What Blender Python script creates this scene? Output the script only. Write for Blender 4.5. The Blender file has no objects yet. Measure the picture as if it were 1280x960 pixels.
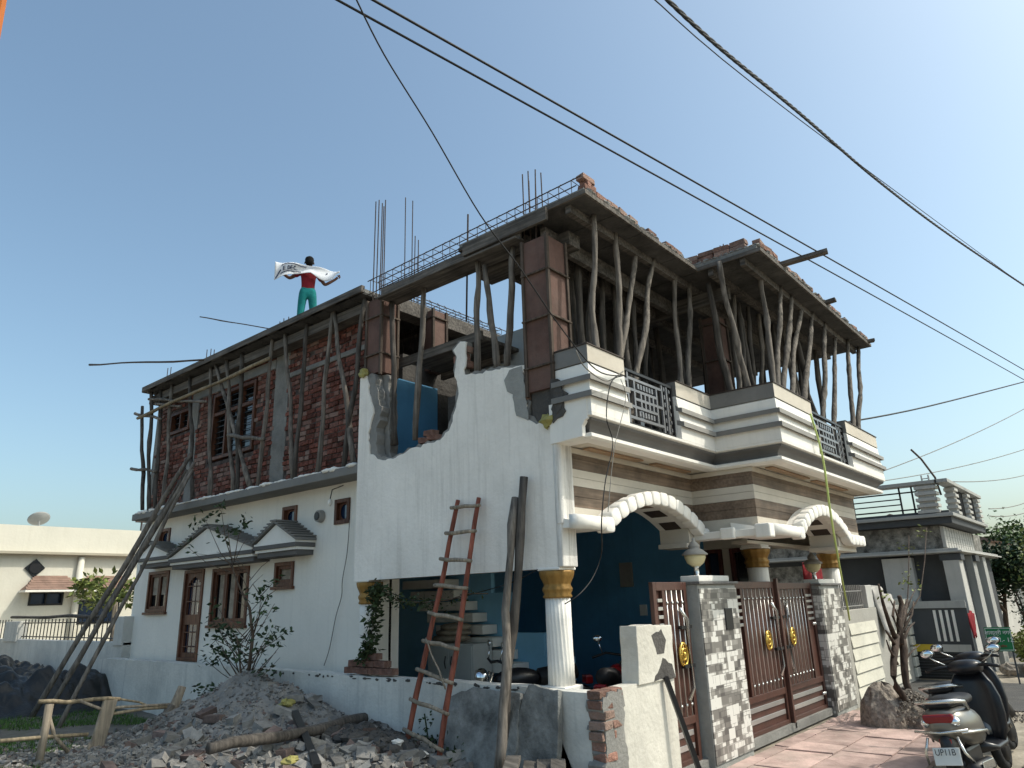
import bpy, bmesh, math, random
from mathutils import Vector, Matrix, noise
R = math.radians
rnd = random.Random(7)
S = bpy.context.scene
COL = S.collection

# ------------------------------------------------------------------ camera
F, CX, CY, H = 889.0, 640.0, 480.0, 1.8
def _n(a): return a.normalized()
_vx = _n(Vector((1423-CX, -(724-CY), -F)))
_vy = Vector((-466-CX, -(785-CY), -F)); _vy = _n(_vy-_vx*_vx.dot(_vy))
_vz = _vx.cross(_vy)
ROT = Matrix((_vx, _vy, _vz))            # rows: world axes in camera space -> world = ROT @ cam
P0 = Vector((0, 0, H))
cd = bpy.data.cameras.new('camera'); cam = bpy.data.objects.new('camera', cd); COL.objects.link(cam)
cam.matrix_world = Matrix.Translation(P0) @ ROT.to_4x4()
cd.sensor_width = 36; cd.lens = F/1280*36; cd.clip_start = .05; cd.clip_end = 3000
S.camera = cam
# survey helpers: sight line through a survey point, met with a known wall / floor plane
def ray(u, v): return ROT @ Vector((u-CX, -(v-CY), -F)).normalized()
def pX(u, v, x): d = ray(u, v); return P0+d*(x/d.x)
def pY(u, v, y): d = ray(u, v); return P0+d*(y/d.y)
def pZ(u, v, z): d = ray(u, v); return P0+d*((z-H)/d.z)

# ------------------------------------------------------------------ light
SUN = Vector((0.50, -0.74, 1.06)).normalized()
W = bpy.data.worlds.new('World'); S.world = W; W.use_nodes = True
nt = W.node_tree; bg = nt.nodes['Background']
sky = nt.nodes.new('ShaderNodeTexSky'); sky.sky_type = 'NISHITA'; sky.sun_disc = False
sky.sun_elevation = math.asin(SUN.z); sky.sun_rotation = math.atan2(SUN.x, SUN.y)
sky.air_density = 1.0; sky.dust_density = 3.6; sky.ozone_density = 1.6
wb = nt.nodes.new('ShaderNodeMix'); wb.data_type = 'RGBA'; wb.blend_type = 'MULTIPLY'; wb.inputs[0].default_value = 1; wb.inputs[7].default_value = (.97, 1.06, .97, 1)   # camera white balance
nt.links.new(sky.outputs[0], wb.inputs[6]); nt.links.new(wb.outputs[2], bg.inputs[0]); bg.inputs[1].default_value = 0.15
sl = bpy.data.lights.new('sun', 'SUN'); sl.energy = 2.0; sl.angle = R(.5); sl.color = (1, .94, .84)
so = bpy.data.objects.new('sun', sl); COL.objects.link(so); so.rotation_euler = SUN.to_track_quat('Z', 'Y').to_euler()
S.view_settings.view_transform = 'Standard'; S.view_settings.look = 'None'
S.view_settings.exposure = 0.55; S.view_settings.gamma = 1; S.view_settings.use_curve_mapping = False
S.cycles.max_bounces = 6

# ------------------------------------------------------------------ materials
MATS = {}
def mat(name, col, rough=.8, var=.12, scale=3.0, bump=.15, bscale=40., metal=0., streak=0., streak_col=(.12,.11,.10), dirt=0., dirt_col=(.2,.18,.15), slo=.52, island=0., spec=.3, pale=None):
    """principled with mottled colour, fine bump, optional vertical run marks and blotches"""
    m = bpy.data.materials.new(name); m.use_nodes = True; MATS[name] = m
    t = m.node_tree; N = t.nodes; L = t.links; b = N['Principled BSDF']
    b.inputs['Roughness'].default_value = rough; b.inputs['Metallic'].default_value = metal
    b.inputs['Specular IOR Level'].default_value = spec
    tc = N.new('ShaderNodeTexCoord')
    n1 = N.new('ShaderNodeTexNoise'); n1.inputs['Scale'].default_value = scale; n1.inputs['Detail'].default_value = 8; n1.inputs['Roughness'].default_value = .65
    L.new(tc.outputs['Object'], n1.inputs['Vector'])
    mr = N.new('ShaderNodeMapRange'); mr.inputs[1].default_value = .3; mr.inputs[2].default_value = .7
    mr.inputs[3].default_value = 1-var*1.6; mr.inputs[4].default_value = 1+var
    L.new(n1.outputs[0], mr.inputs[0])
    mx = N.new('ShaderNodeMix'); mx.data_type = 'RGBA'; mx.blend_type = 'MULTIPLY'; mx.inputs[0].default_value = 1
    mx.inputs[6].default_value = (*col, 1); L.new(mr.outputs[0], mx.inputs[7])
    out = mx.outputs[2]
    if island:
        g = N.new('ShaderNodeNewGeometry'); ir = N.new('ShaderNodeMapRange'); ir.inputs[3].default_value = 1-island; ir.inputs[4].default_value = 1+island
        L.new(g.outputs['Random Per Island'], ir.inputs[0])
        m2 = N.new('ShaderNodeMix'); m2.data_type = 'RGBA'; m2.blend_type = 'MULTIPLY'; m2.inputs[0].default_value = 1
        L.new(out, m2.inputs[6]); L.new(ir.outputs[0], m2.inputs[7]); out = m2.outputs[2]
    if pale:
        pr_ = N.new('ShaderNodeMapRange'); pr_.inputs[1].default_value = .58; pr_.inputs[2].default_value = 1.0; pr_.inputs[3].default_value = 0; pr_.inputs[4].default_value = .75
        wn = N.new('ShaderNodeTexWhiteNoise'); wn.noise_dimensions = '1D'; L.new(g.outputs['Random Per Island'], wn.inputs['W']); L.new(wn.outputs[0], pr_.inputs[0])
        m4 = N.new('ShaderNodeMix'); m4.data_type = 'RGBA'; L.new(pr_.outputs[0], m4.inputs[0]); L.new(out, m4.inputs[6]); m4.inputs[7].default_value = (*pale, 1); out = m4.outputs[2]
    def blend(out, vec_scale, sc, lo, hi, amount, c):
        mp = N.new('ShaderNodeMapping'); mp.inputs['Scale'].default_value = vec_scale; L.new(tc.outputs['Object'], mp.inputs[0])
        n = N.new('ShaderNodeTexNoise'); n.inputs['Scale'].default_value = sc; n.inputs['Detail'].default_value = 7; n.inputs['Roughness'].default_value = .7
        L.new(mp.outputs[0], n.inputs['Vector'])
        r = N.new('ShaderNodeMapRange'); r.inputs[1].default_value = lo; r.inputs[2].default_value = hi; r.inputs[3].default_value = 0; r.inputs[4].default_value = amount
        L.new(n.outputs[0], r.inputs[0])
        m3 = N.new('ShaderNodeMix'); m3.data_type = 'RGBA'; L.new(r.outputs[0], m3.inputs[0]); L.new(out, m3.inputs[6]); m3.inputs[7].default_value = (*c, 1)
        return m3.outputs[2]
    if streak: out = blend(out, (6, 6, .35), 1.6, slo, slo+.28, streak, streak_col)
    if dirt: out = blend(out, (1, 1, 1), 1.1, .5, .72, dirt, dirt_col)
    L.new(out, b.inputs['Base Color'])
    if bump:
        n2 = N.new('ShaderNodeTexNoise'); n2.inputs['Scale'].default_value = bscale; n2.inputs['Detail'].default_value = 5
        L.new(tc.outputs['Object'], n2.inputs['Vector'])
        bp = N.new('ShaderNodeBump'); bp.inputs['Strength'].default_value = bump; bp.inputs['Distance'].default_value = .02
        L.new(n2.outputs[0], bp.inputs['Height']); L.new(bp.outputs[0], b.inputs['Normal'])
    return m
def wood(name, col, dark=.5, axis='Z', rough=.85):
    m = mat(name, col, rough, .3, 2.5, 0, dirt=.35, dirt_col=tuple(c*.4 for c in col))
    t = m.node_tree; N = t.nodes; L = t.links; b = N['Principled BSDF']
    tc = N.new('ShaderNodeTexCoord'); mp = N.new('ShaderNodeMapping')
    mp.inputs['Scale'].default_value = {'Z': (30, 30, 1.5), 'Y': (30, 1.5, 30), 'X': (1.5, 30, 30)}[axis]
    L.new(tc.outputs['Object'], mp.inputs[0]); n = N.new('ShaderNodeTexNoise'); n.inputs['Scale'].default_value = 1; n.inputs['Detail'].default_value = 6
    L.new(mp.outputs[0], n.inputs['Vector'])
    src = b.inputs['Base Color'].links[0].from_socket
    mr = N.new('ShaderNodeMapRange'); mr.inputs[1].default_value = .35; mr.inputs[2].default_value = .65; mr.inputs[3].default_value = dark; mr.inputs[4].default_value = 1.2
    L.new(n.outputs[0], mr.inputs[0]); m3 = N.new('ShaderNodeMix'); m3.data_type = 'RGBA'; m3.blend_type = 'MULTIPLY'; m3.inputs[0].default_value = 1
    L.new(src, m3.inputs[6]); L.new(mr.outputs[0], m3.inputs[7]); L.new(m3.outputs[2], b.inputs['Base Color'])
    bp = N.new('ShaderNodeBump'); bp.inputs['Strength'].default_value = .5; bp.inputs['Distance'].default_value = .01
    L.new(n.outputs[0], bp.inputs['Height']); L.new(bp.outputs[0], b.inputs['Normal'])
    return m
white = mat('white_plaster', (.84,.80,.735), .85, .09, .9, .35, 22, streak=.55, streak_col=(.44,.41,.36), dirt=.25, dirt_col=(.50,.46,.40))
whiteclean = mat('white_paint', (.80,.775,.72), .7, .05, 1.5, .12, 30, streak=.25, streak_col=(.4,.38,.35))
sidewhite = mat('side_wall_paint', (.80,.77,.70), .85, .05, .7, .2, 20, streak=.3, streak_col=(.48,.47,.44))
lowwhite = mat('low_wall_paint', (.62,.61,.565), .88, .12, 1.2, .4, 22, streak=.6, streak_col=(.25,.26,.26), dirt=.45, dirt_col=(.30,.32,.32))
lowwhite_sun = mat('sunlit_low_wall_paint', (.60,.575,.51), .88, .14, 1.4, .5, 18, streak=.5, streak_col=(.40,.37,.32), dirt=.4, dirt_col=(.42,.39,.33))  # sunlit copy of the low wall paint, sun tone in the colour, plus stains
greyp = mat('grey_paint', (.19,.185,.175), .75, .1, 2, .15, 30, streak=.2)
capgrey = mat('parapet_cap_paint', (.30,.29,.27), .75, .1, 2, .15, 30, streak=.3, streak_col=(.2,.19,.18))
ledgegrey = mat('cove_grey_paint', (.12,.115,.11), .75, .1, 2, .15, 30)
stripe = wood('brown_plank_cladding', (.20,.145,.105), .75, 'X', .6)
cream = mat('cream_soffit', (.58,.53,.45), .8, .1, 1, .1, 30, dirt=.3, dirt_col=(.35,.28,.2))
blue = mat('blue_wall_paint', (.11,.32,.54), .7, .12, 1, .15, 20, streak=.2, streak_col=(.02,.07,.13))
bluelit = mat('brightened_blue_paint', (.24,.50,.70), .7, .1, 1, .12, 20)  # blue wall paint with a brighter colour to make up for missing porch light
gold = mat('gold_paint', (.29,.165,.045), .45, .2, 6, .2, 40, metal=.35)
conc = mat('raw_concrete', (.24,.235,.22), .92, .2, 3, .6, 30, dirt=.4, dirt_col=(.13,.125,.12))
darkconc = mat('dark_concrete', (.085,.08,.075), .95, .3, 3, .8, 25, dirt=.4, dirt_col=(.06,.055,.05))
cement = mat('grey_cement_render', (.33,.33,.31), .92, .18, 2, .5, 30, dirt=.35, dirt_col=(.2,.2,.19))
brick = mat('brick_faces', (.175,.062,.045), .92, .45, 14, .9, 45, island=.45, dirt=.5, dirt_col=(.22,.14,.115), pale=(.34,.25,.21))
brickpale = mat('loose_bricks', (.235,.125,.095), .92, .35, 9, .9, 45, island=.4, dirt=.6, dirt_col=(.27,.22,.18), pale=(.32,.25,.21))
mortar = mat('mortar', (.10,.078,.07), .95, .5, 8, .8, 30)
pole_m = wood('weathered_pole', (.195,.17,.145), .5)
pole_d = wood('dark_pole', (.105,.092,.08), .5)
pole_l = wood('pale_pole', (.30,.25,.19), .6)
bamboo_m = wood('bamboo', (.27,.215,.14), .6)
formply = mat('shuttering_plywood', (.125,.07,.055), .8, .35, 1.6, .3, 20, streak=.5, streak_col=(.06,.035,.03), dirt=.5, dirt_col=(.16,.12,.10))
formedge = wood('shuttering_batten', (.10,.075,.058), .6)
plank_m = wood('plank_board', (.135,.12,.105), .5, 'Y')
deckm = mat('deck_underside', (.080,.077,.073), .9, .35, 2.5, .5, 20, dirt=.5, dirt_col=(.05,.045,.04))
ladder_m = wood('ladder_red_wood', (.26,.085,.055), .6)
winwood = wood('brown_window_wood', (.14,.058,.033), .6, 'Z', .5)
winred = wood('dark_red_wood', (.10,.028,.02), .6, 'Z', .5)
glass = mat('dark_glass', (.012,.014,.016), .06, .1, 1, 0, spec=.8)
glassblue = mat('blue_glass', (.012,.03,.07), .08, .1, 1, 0, spec=.8)
curt = mat('curtain', (.35,.30,.24), .9, .3, 6, .3, 12)
rebar_m = mat('rusty_rebar', (.075,.055,.045), .7, .3, 20, .3, 90, metal=.4)
blackm = mat('black_metal', (.012,.012,.014), .4, .1, 5, 0, metal=.2, spec=.5)
silver = mat('silver_metal', (.62,.62,.60), .25, .08, 5, 0, metal=.9)
steelw = mat('steel_bar', (.60,.59,.57), .3, .06, 5, 0, metal=.75)
brownm = mat('brown_gate_paint', (.075,.03,.021), .42, .18, 4, .1, 30, spec=.5, dirt=.2, dirt_col=(.2,.13,.1))
brass = mat('brass_ornament', (.62,.42,.10), .25, .1, 8, 0, metal=.9)
blackplastic = mat('black_plastic', (.012,.013,.017), .35, .1, 5, .05, 60, spec=.5)
seatm = mat('black_vinyl', (.014,.014,.016), .5, .1, 5, .2, 60)
silverpaint = mat('silver_body_paint', (.20,.195,.18), .3, .08, 3, 0, metal=.7, spec=.6)
rubber = mat('rubber', (.02,.02,.02), .9, .2, 8, .3, 60)
redp = mat('red_lens', (.22,.008,.012), .2, .1, 5, 0, spec=.6)
mirror_m = mat('mirror_glass', (.75,.8,.85), .04, .02, 5, 0, metal=1)
tarpm = mat('black_tarpaulin', (.010,.012,.013), .42, .3, 3, .6, 14, spec=.35, dirt=.3, dirt_col=(.05,.047,.04))
neigh = mat('cream_neighbour_paint', (.64,.61,.52), .85, .06, .7, .2, 15, streak=.3, streak_col=(.45,.42,.33))
neighband = mat('neighbour_band', (.40,.36,.28), .85, .1, 1, .1)
tilem = mat('brown_roof_tiles', (.24,.155,.12), .75, .2, 4, .3, 30)
stonecl = mat('stone_cladding', (.24,.23,.205), .85, .55, 7, .8, 18, dirt=.8, dirt_col=(.10,.095,.085))
greyhouse = mat('grey_house_paint', (.36,.36,.34), .8, .1, 1, .1, 30, streak=.3)
darkhouse = mat('dark_grey_paint', (.07,.075,.08), .8, .15, 1, .1, 30)
palehouse = mat('pale_house_paint', (.46,.45,.42), .8, .1, 1, .1, 30, streak=.3)
creamwall = mat('cream_compound_wall', (.60,.575,.49), .85, .1, 1.5, .3, 25, dirt=.25, dirt_col=(.38,.35,.29))
greywall = mat('grey_wall_frame', (.36,.345,.31), .85, .12, 1.5, .3, 25, dirt=.2)
trunk_m = wood('bark', (.12,.085,.06), .5)
leaf_m = mat('leaves', (.055,.10,.022), .6, .3, 6, 0, island=.5)
leafd_m = mat('dark_leaves', (.03,.055,.02), .6, .3, 6, 0, island=.5)
leafy_m = mat('yellow_green_leaves', (.16,.19,.045), .6, .3, 6, 0, island=.45)
vine_m = mat('vine_leaves', (.035,.055,.02), .7, .3, 6, 0, island=.5)
grass_m = mat('grass_blades', (.06,.13,.025), .7, .3, 6, 0, island=.5)
soil = mat('soil', (.34,.30,.24), .97, .35, 1.4, .9, 14, dirt=.6, dirt_col=(.09,.085,.06))
soil2 = mat('plot_soil', (.135,.125,.11), .97, .35, 1.8, .9, 14, dirt=.6, dirt_col=(.06,.08,.035))
debris = mat('debris_dust', (.225,.215,.20), .97, .3, 2.2, 1, 20, dirt=.5, dirt_col=(.15,.13,.115))
chunk_m = mat('debris_chunks', (.215,.205,.19), .95, .25, 7, .6, 30, island=.4)
chunk_r = mat('brick_fragments', (.165,.12,.105), .95, .3, 7, .6, 30, island=.4)
asphalt = mat('asphalt', (.085,.083,.08), .92, .2, 2, .8, 60, dirt=.4, dirt_col=(.15,.135,.115))
paving = mat('pink_paving_stone', (.46,.335,.30), .85, .3, 2.5, .4, 30, dirt=.75, dirt_col=(.40,.335,.29), island=.2)
gravel_m = mat('gravel', (.22,.19,.16), .95, .4, 20, .8, 30, island=.4)
red_cloth = mat('red_cloth', (.20,.012,.018), .9, .2, 6, .3, 12)
teal_cloth = mat('teal_cloth', (.008,.17,.17), .9, .2, 6, .3, 12)
tee_cloth = mat('maroon_cloth', (.19,.010,.018), .9, .2, 6, .3, 12)
skin_m = mat('skin', (.10,.045,.028), .55, .08, 5, 0)
hair_m = mat('hair', (.004,.0035,.003), .95, .1, 5, .2, 80)
banner_m = mat('banner_cloth', (.72,.74,.78), .85, .05, 3, .1, 10)
ink = mat('banner_ink', (.03,.045,.10), .8, .1, 3, 0)
greencloth = mat('green_sign_paint', (.012,.16,.055), .5, .1, 3, 0)
signwhite = mat('sign_white', (.68,.70,.68), .6, .05, 3, 0)
signred = mat('sign_red', (.30,.04,.03), .6, .05, 3, 0)
yellowbag = mat('yellow_plastic', (.30,.27,.09), .6, .25, 8, .3, 30)
lampglass = mat('lamp_frosted_glass', (.62,.55,.33), .35, .1, 3, 0)
wirem = mat('cable_black', (.012,.012,.013), .6, .1, 3, 0)
wiregrey = mat('cable_grey', (.22,.21,.19), .6, .1, 3, 0)
ropeg = mat('yellow_green_rope', (.50,.60,.20), .7, .1, 3, 0)
orange = mat('orange_paint', (.55,.16,.03), .7, .1, 3, 0)
yellowp = mat('yellow_paint', (.6,.42,.04), .6, .1, 3, 0)
dishm = mat('grey_dish', (.30,.30,.29), .6, .1, 3, 0)
cabinet_m = mat('white_cabinet', (.50,.52,.50), .6, .06, 3, 0)
sack_m = mat('dusty_sack', (.30,.25,.19), .95, .3, 6, .6, 14)
cladbrown = mat('dark_brown_trim', (.055,.04,.033), .6, .1, 3, .1)
slabm = mat('broken_slab_render', (.23,.235,.225), .92, .45, 3.5, .9, 18, dirt=.95, dirt_col=(.105,.105,.10))
kerb_m = mat('kerb_stone', (.20,.19,.17), .9, .2, 3, .5, 30)

# mosaic tile of the gate pillars
def tile_material():
    m = bpy.data.materials.new('mosaic_pillar_tiles'); m.use_nodes = True; t = m.node_tree; N = t.nodes; L = t.links; b = N['Principled BSDF']
    b.inputs['Roughness'].default_value = .35
    tc = N.new('ShaderNodeTexCoord'); sp = N.new('ShaderNodeSeparateXYZ'); L.new(tc.outputs['Object'], sp.inputs[0])
    ad = N.new('ShaderNodeMath'); L.new(sp.outputs[0], ad.inputs[0]); L.new(sp.outputs[1], ad.inputs[1])
    cb = N.new('ShaderNodeCombineXYZ'); L.new(ad.outputs[0], cb.inputs[0]); L.new(sp.outputs[2], cb.inputs[1])
    cols = []
    for sc, w, h, off in ((1, .17, .115, .5), (1, .27, .19, .35), (1, .09, .06, .5)):
        br = N.new('ShaderNodeTexBrick'); br.offset = off; br.inputs['Scale'].default_value = sc
        br.inputs['Brick Width'].default_value = w; br.inputs['Row Height'].default_value = h; br.inputs['Mortar Size'].default_value = .003
        br.inputs['Color1'].default_value = (0, 0, 0, 1); br.inputs['Color2'].default_value = (1, 1, 1, 1); br.inputs['Mortar'].default_value = (.15, .15, .15, 1)
        L.new(cb.outputs[0], br.inputs['Vector']); cols.append(br.outputs[0])
    a = N.new('ShaderNodeMix'); a.data_type = 'RGBA'; a.inputs[0].default_value = .42; L.new(cols[0], a.inputs[6]); L.new(cols[1], a.inputs[7])
    c = N.new('ShaderNodeMix'); c.data_type = 'RGBA'; c.inputs[0].default_value = .28; L.new(a.outputs[2], c.inputs[6]); L.new(cols[2], c.inputs[7])
    rp = N.new('ShaderNodeValToRGB'); e = rp.color_ramp; e.interpolation = 'CONSTANT'
    e.elements[0].position = 0; e.elements[0].color = (.10, .095, .09, 1); e.elements[1].position = .26; e.elements[1].color = (.19, .18, .165, 1)
    q = e.elements.new(.44); q.color = (.31, .295, .27, 1); q = e.elements.new(.52); q.color = (.68, .665, .62, 1)
    L.new(c.outputs[2], rp.inputs[0]); L.new(rp.outputs[0], b.inputs['Base Color'])
    return m
tiles = tile_material()

# ------------------------------------------------------------------ mesh builder
class MB:
    def __init__(s): s.v = []; s.f = []; s.m = []; s.cur = 0
    def add(s, vs, fs):
        o = len(s.v); s.v += [Vector(p) for p in vs]; s.f += [tuple(i+o for i in f) for f in fs]; s.m += [s.cur]*len(fs); return s
    def box(s, x0, x1, y0, y1, z0, z1):
        return s.add([(x0,y0,z0),(x1,y0,z0),(x1,y1,z0),(x0,y1,z0),(x0,y0,z1),(x1,y0,z1),(x1,y1,z1),(x0,y1,z1)],
                     [(0,3,2,1),(4,5,6,7),(0,1,5,4),(1,2,6,5),(2,3,7,6),(3,0,4,7)])
    def obox(s, c, sx, sy, sz, rot=(0,0,0), jit=0, r=None):
        M = Matrix.Translation(Vector(c))
        from mathutils import Euler
        E3 = Euler(rot).to_matrix()
        vs = []
        for a, b_, d in ((-1,-1,-1),(1,-1,-1),(1,1,-1),(-1,1,-1),(-1,-1,1),(1,-1,1),(1,1,1),(-1,1,1)):
            p = Vector((a*sx/2, b_*sy/2, d*sz/2))
            if jit: p = Vector((p.x*(1+r.uniform(-jit,jit)), p.y*(1+r.uniform(-jit,jit)), p.z*(1+r.uniform(-jit,jit))))
            vs.append(Vector(c)+E3@p)
        return s.add(vs, [(0,3,2,1),(4,5,6,7),(0,1,5,4),(1,2,6,5),(2,3,7,6),(3,0,4,7)])
    def tube(s, pts, rad, n=8, cap=True):
        pts = [Vector(p) for p in pts]; k = len(pts)
        rads = rad if isinstance(rad, (list, tuple)) else [rad]*k
        d0 = (pts[1]-pts[0]).normalized(); up = Vector((0,0,1)) if abs(d0.z) < .9 else Vector((1,0,0))
        vs = []
        for i, p in enumerate(pts):
            d = (pts[min(i+1,k-1)]-pts[max(i-1,0)]).normalized(); a = d.cross(up)
            if a.length < 1e-4: a = d.cross(Vector((0,1,0)))
            a.normalize(); b_ = a.cross(d)
            for j in range(n):
                t = 2*math.pi*j/n; vs.append(p+(a*math.cos(t)+b_*math.sin(t))*rads[i])
        fs = [(i*n+j, i*n+(j+1)%n, (i+1)*n+(j+1)%n, (i+1)*n+j) for i in range(k-1) for j in range(n)]
        if cap: fs += [tuple(range(n-1,-1,-1)), tuple((k-1)*n+j for j in range(n))]
        return s.add(vs, fs)
    def bar(s, a, b_, r, n=6): return s.tube([a, b_], r, n)
    def beam(s, a, b_, w, h, up=(0,0,1)):
        a = Vector(a); b_ = Vector(b_); d = (b_-a).normalized(); u = Vector(up); sd = d.cross(u)
        if sd.length < 1e-4: sd = d.cross(Vector((0,1,0)))
        sd.normalize(); u = sd.cross(d)
        vs = [p+sd*x*w/2+u*z*h/2 for p in (a, b_) for x, z in ((-1,-1),(1,-1),(1,1),(-1,1))]
        return s.add(vs, [(0,1,2,3),(7,6,5,4),(0,4,5,1),(1,5,6,2),(2,6,7,3),(3,7,4,0)])
    def prism(s, poly, axis, a, b_):
        n = len(poly)
        def P(u, v, w): return {'X': (w,u,v), 'Y': (u,w,v), 'Z': (u,v,w)}[axis]
        vs = [P(u,v,a) for u,v in poly]+[P(u,v,b_) for u,v in poly]
        return s.add(vs, [tuple(range(n-1,-1,-1)), tuple(range(n,2*n))]+[(i,(i+1)%n,n+(i+1)%n,n+i) for i in range(n)])
    def lathe(s, prof, c=(0,0,0), n=20, flute=0, fn=12, twist=0, sq=False):
        c = Vector(c); vs = []
        for r, z in prof:
            for j in range(n):
                t = 2*math.pi*j/n; rr = r*(1+flute*math.cos(fn*t+twist*z))
                vs.append(c+Vector((rr*math.cos(t), rr*math.sin(t), z)))
        k = len(prof)
        fs = [(i*n+j, i*n+(j+1)%n, (i+1)*n+(j+1)%n, (i+1)*n+j) for i in range(k-1) for j in range(n)]
        fs += [tuple(range(n-1,-1,-1)), tuple((k-1)*n+j for j in range(n))]
        return s.add(vs, fs)
    def ell(s, c, rx, ry, rz, n=12, m=8, rot=None, jit=0, r=None):
        c = Vector(c); vs = []
        for i in range(m+1):
            ph = math.pi*i/m
            for j in range(n):
                t = 2*math.pi*j/n; p = Vector((rx*math.sin(ph)*math.cos(t), ry*math.sin(ph)*math.sin(t), rz*math.cos(ph)))
                if jit: p *= 1+r.uniform(-jit, jit)
                vs.append(c+(rot@p if rot else p))
        return s.add(vs, [(i*n+j, (i+1)*n+j, (i+1)*n+(j+1)%n, i*n+(j+1)%n) for i in range(m) for j in range(n)])
    def sweep(s, path, prof):
        """path of (x,y) points, outward is to the right of travel; profile of (outward, z)"""
        P = [Vector(p) for p in path]; offs = []
        for i in range(len(P)):
            ns = []
            if i > 0: d = (P[i]-P[i-1]).normalized(); ns.append(Vector((d.y, -d.x)))
            if i < len(P)-1: d = (P[i+1]-P[i]).normalized(); ns.append(Vector((d.y, -d.x)))
            if len(ns) == 1: offs.append(ns[0])
            else: m_ = (ns[0]+ns[1]).normalized(); offs.append(m_/max(.3, m_.dot(ns[0])))
        k = len(prof); vs = []
        for p, o in zip(P, offs):
            for d, z in prof: q = p+o*d; vs.append((q.x, q.y, z))
        return s.add(vs, [(i*k+j, (i+1)*k+j, (i+1)*k+j+1, i*k+j+1) for i in range(len(P)-1) for j in range(k-1)]
                     +[tuple(range(k)), tuple((len(P)-1)*k+j for j in range(k-1, -1, -1))])
    def build(s, name, mats, parent=None, smooth=False, bevel=0, solid=0):
        me = bpy.data.meshes.new(name); me.from_pydata(s.v, [], s.f)
        if not isinstance(mats, (list, tuple)): mats = [mats]
        for m_ in mats: me.materials.append(m_)
        me.polygons.foreach_set('material_index', s.m)
        if smooth: me.polygons.foreach_set('use_smooth', [True]*len(me.polygons))
        bm = bmesh.new(); bm.from_mesh(me); bmesh.ops.recalc_face_normals(bm, faces=bm.faces); bm.to_mesh(me); bm.free()
        o = bpy.data.objects.new(name, me); COL.objects.link(o)
        if parent: o.parent = parent
        if bevel:
            q = o.modifiers.new('bevel', 'BEVEL'); q.width = bevel; q.segments = 2; q.limit_method = 'ANGLE'
        if solid:
            q = o.modifiers.new('solid', 'SOLIDIFY'); q.thickness = solid; q.offset = 0
        return o
def B(*a): return MB().box(*a)
def tag(o, label=None, cat=None, group=None, kind=None):
    if label: o['label'] = label
    if cat: o['category'] = cat
    if group: o['group'] = group
    if kind: o['kind'] = kind
    return o
def thing(name, label, cat, group=None, loc=(0,0,0)):
    o = bpy.data.objects.new(name, None); COL.objects.link(o); o.location = loc; o.empty_display_size = .1
    return tag(o, label, cat, group)
def wob(a, b_, amp, k=8, r=rnd):
    a = Vector(a); b_ = Vector(b_); L = (b_-a).length; d = (b_-a).normalized()
    s1 = d.cross(Vector((0.3,1,.1))).normalized(); s2 = d.cross(s1)
    ph = [r.uniform(0, 6.28) for _ in range(4)]; out = []
    f1, f2 = r.uniform(.7,1.5), r.uniform(1.8,3.2)
    for i in range(k+1):
        t = i/k; w = amp*math.sin(math.pi*min(1,max(0,t)))**.5
        o = s1*(math.sin(t*6.28*f1+ph[0])+.5*math.sin(t*6.28*f2+ph[1])) + s2*(math.sin(t*6.28*f1+ph[2])+.5*math.sin(t*6.28*f2+ph[3]))
        out.append(a.lerp(b_, t)+o*w*.6)
    return out
ORD = ['first','second','third','fourth','fifth','sixth','seventh','eighth','ninth','tenth','eleventh','twelfth','thirteenth','fourteenth','fifteenth','sixteenth','seventeenth','eighteenth','nineteenth','twentieth','twenty-first','twenty-second','twenty-third','twenty-fourth']
def pole(name, a, b_, r0, r1, amp, m, label, cat, group=None, k=9):
    a = Vector(a); b_ = Vector(b_)
    pts = wob(a, b_, amp, k); rr = [(r0+(r1-r0)*i/k)*(rnd.uniform(.84,1.12)+(.22 if rnd.random() < .10 else 0)) for i in range(k+1)]
    mb = MB(); mb.tube([p-a for p in pts], rr, 8)
    o = mb.build(name, m, None, True); o.location = a
    return tag(o, label, cat, group)
def text(name, s, size, m, parent, loc, rot, thick=.002, align='CENTER', sx=1):
    c = bpy.data.curves.new(name, 'FONT'); c.body = s; c.size = size; c.extrude = thick; c.align_x = align; c.align_y = 'CENTER'
    o = bpy.data.objects.new(name, c); COL.objects.link(o)
    bpy.context.view_layer.update()
    me = bpy.data.meshes.new_from_object(o); me.materials.clear(); me.materials.append(m)
    bpy.data.objects.remove(o)
    o = bpy.data.objects.new(name, me); COL.objects.link(o); o.parent = parent; o.location = loc; o.rotation_euler = rot; o.scale = (sx, 1, 1)
    return o
def rects(mb, u0, u1, v0, v1, holes, fn):
    us = sorted({u0,u1,*[h[0] for h in holes],*[h[1] for h in holes]}); vs = sorted({v0,v1,*[h[2] for h in holes],*[h[3] for h in holes]})
    for a, b_ in zip(us, us[1:]):
        run = None
        for c, d in zip(vs, vs[1:]):
            mu, mv = (a+b_)/2, (c+d)/2
            if any(h[0] < mu < h[1] and h[2] < mv < h[3] for h in holes):
                if run: fn(a, b_, *run); run = None
            else: run = (run[0], d) if run else (c, d)
        if run: fn(a, b_, *run)

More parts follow.
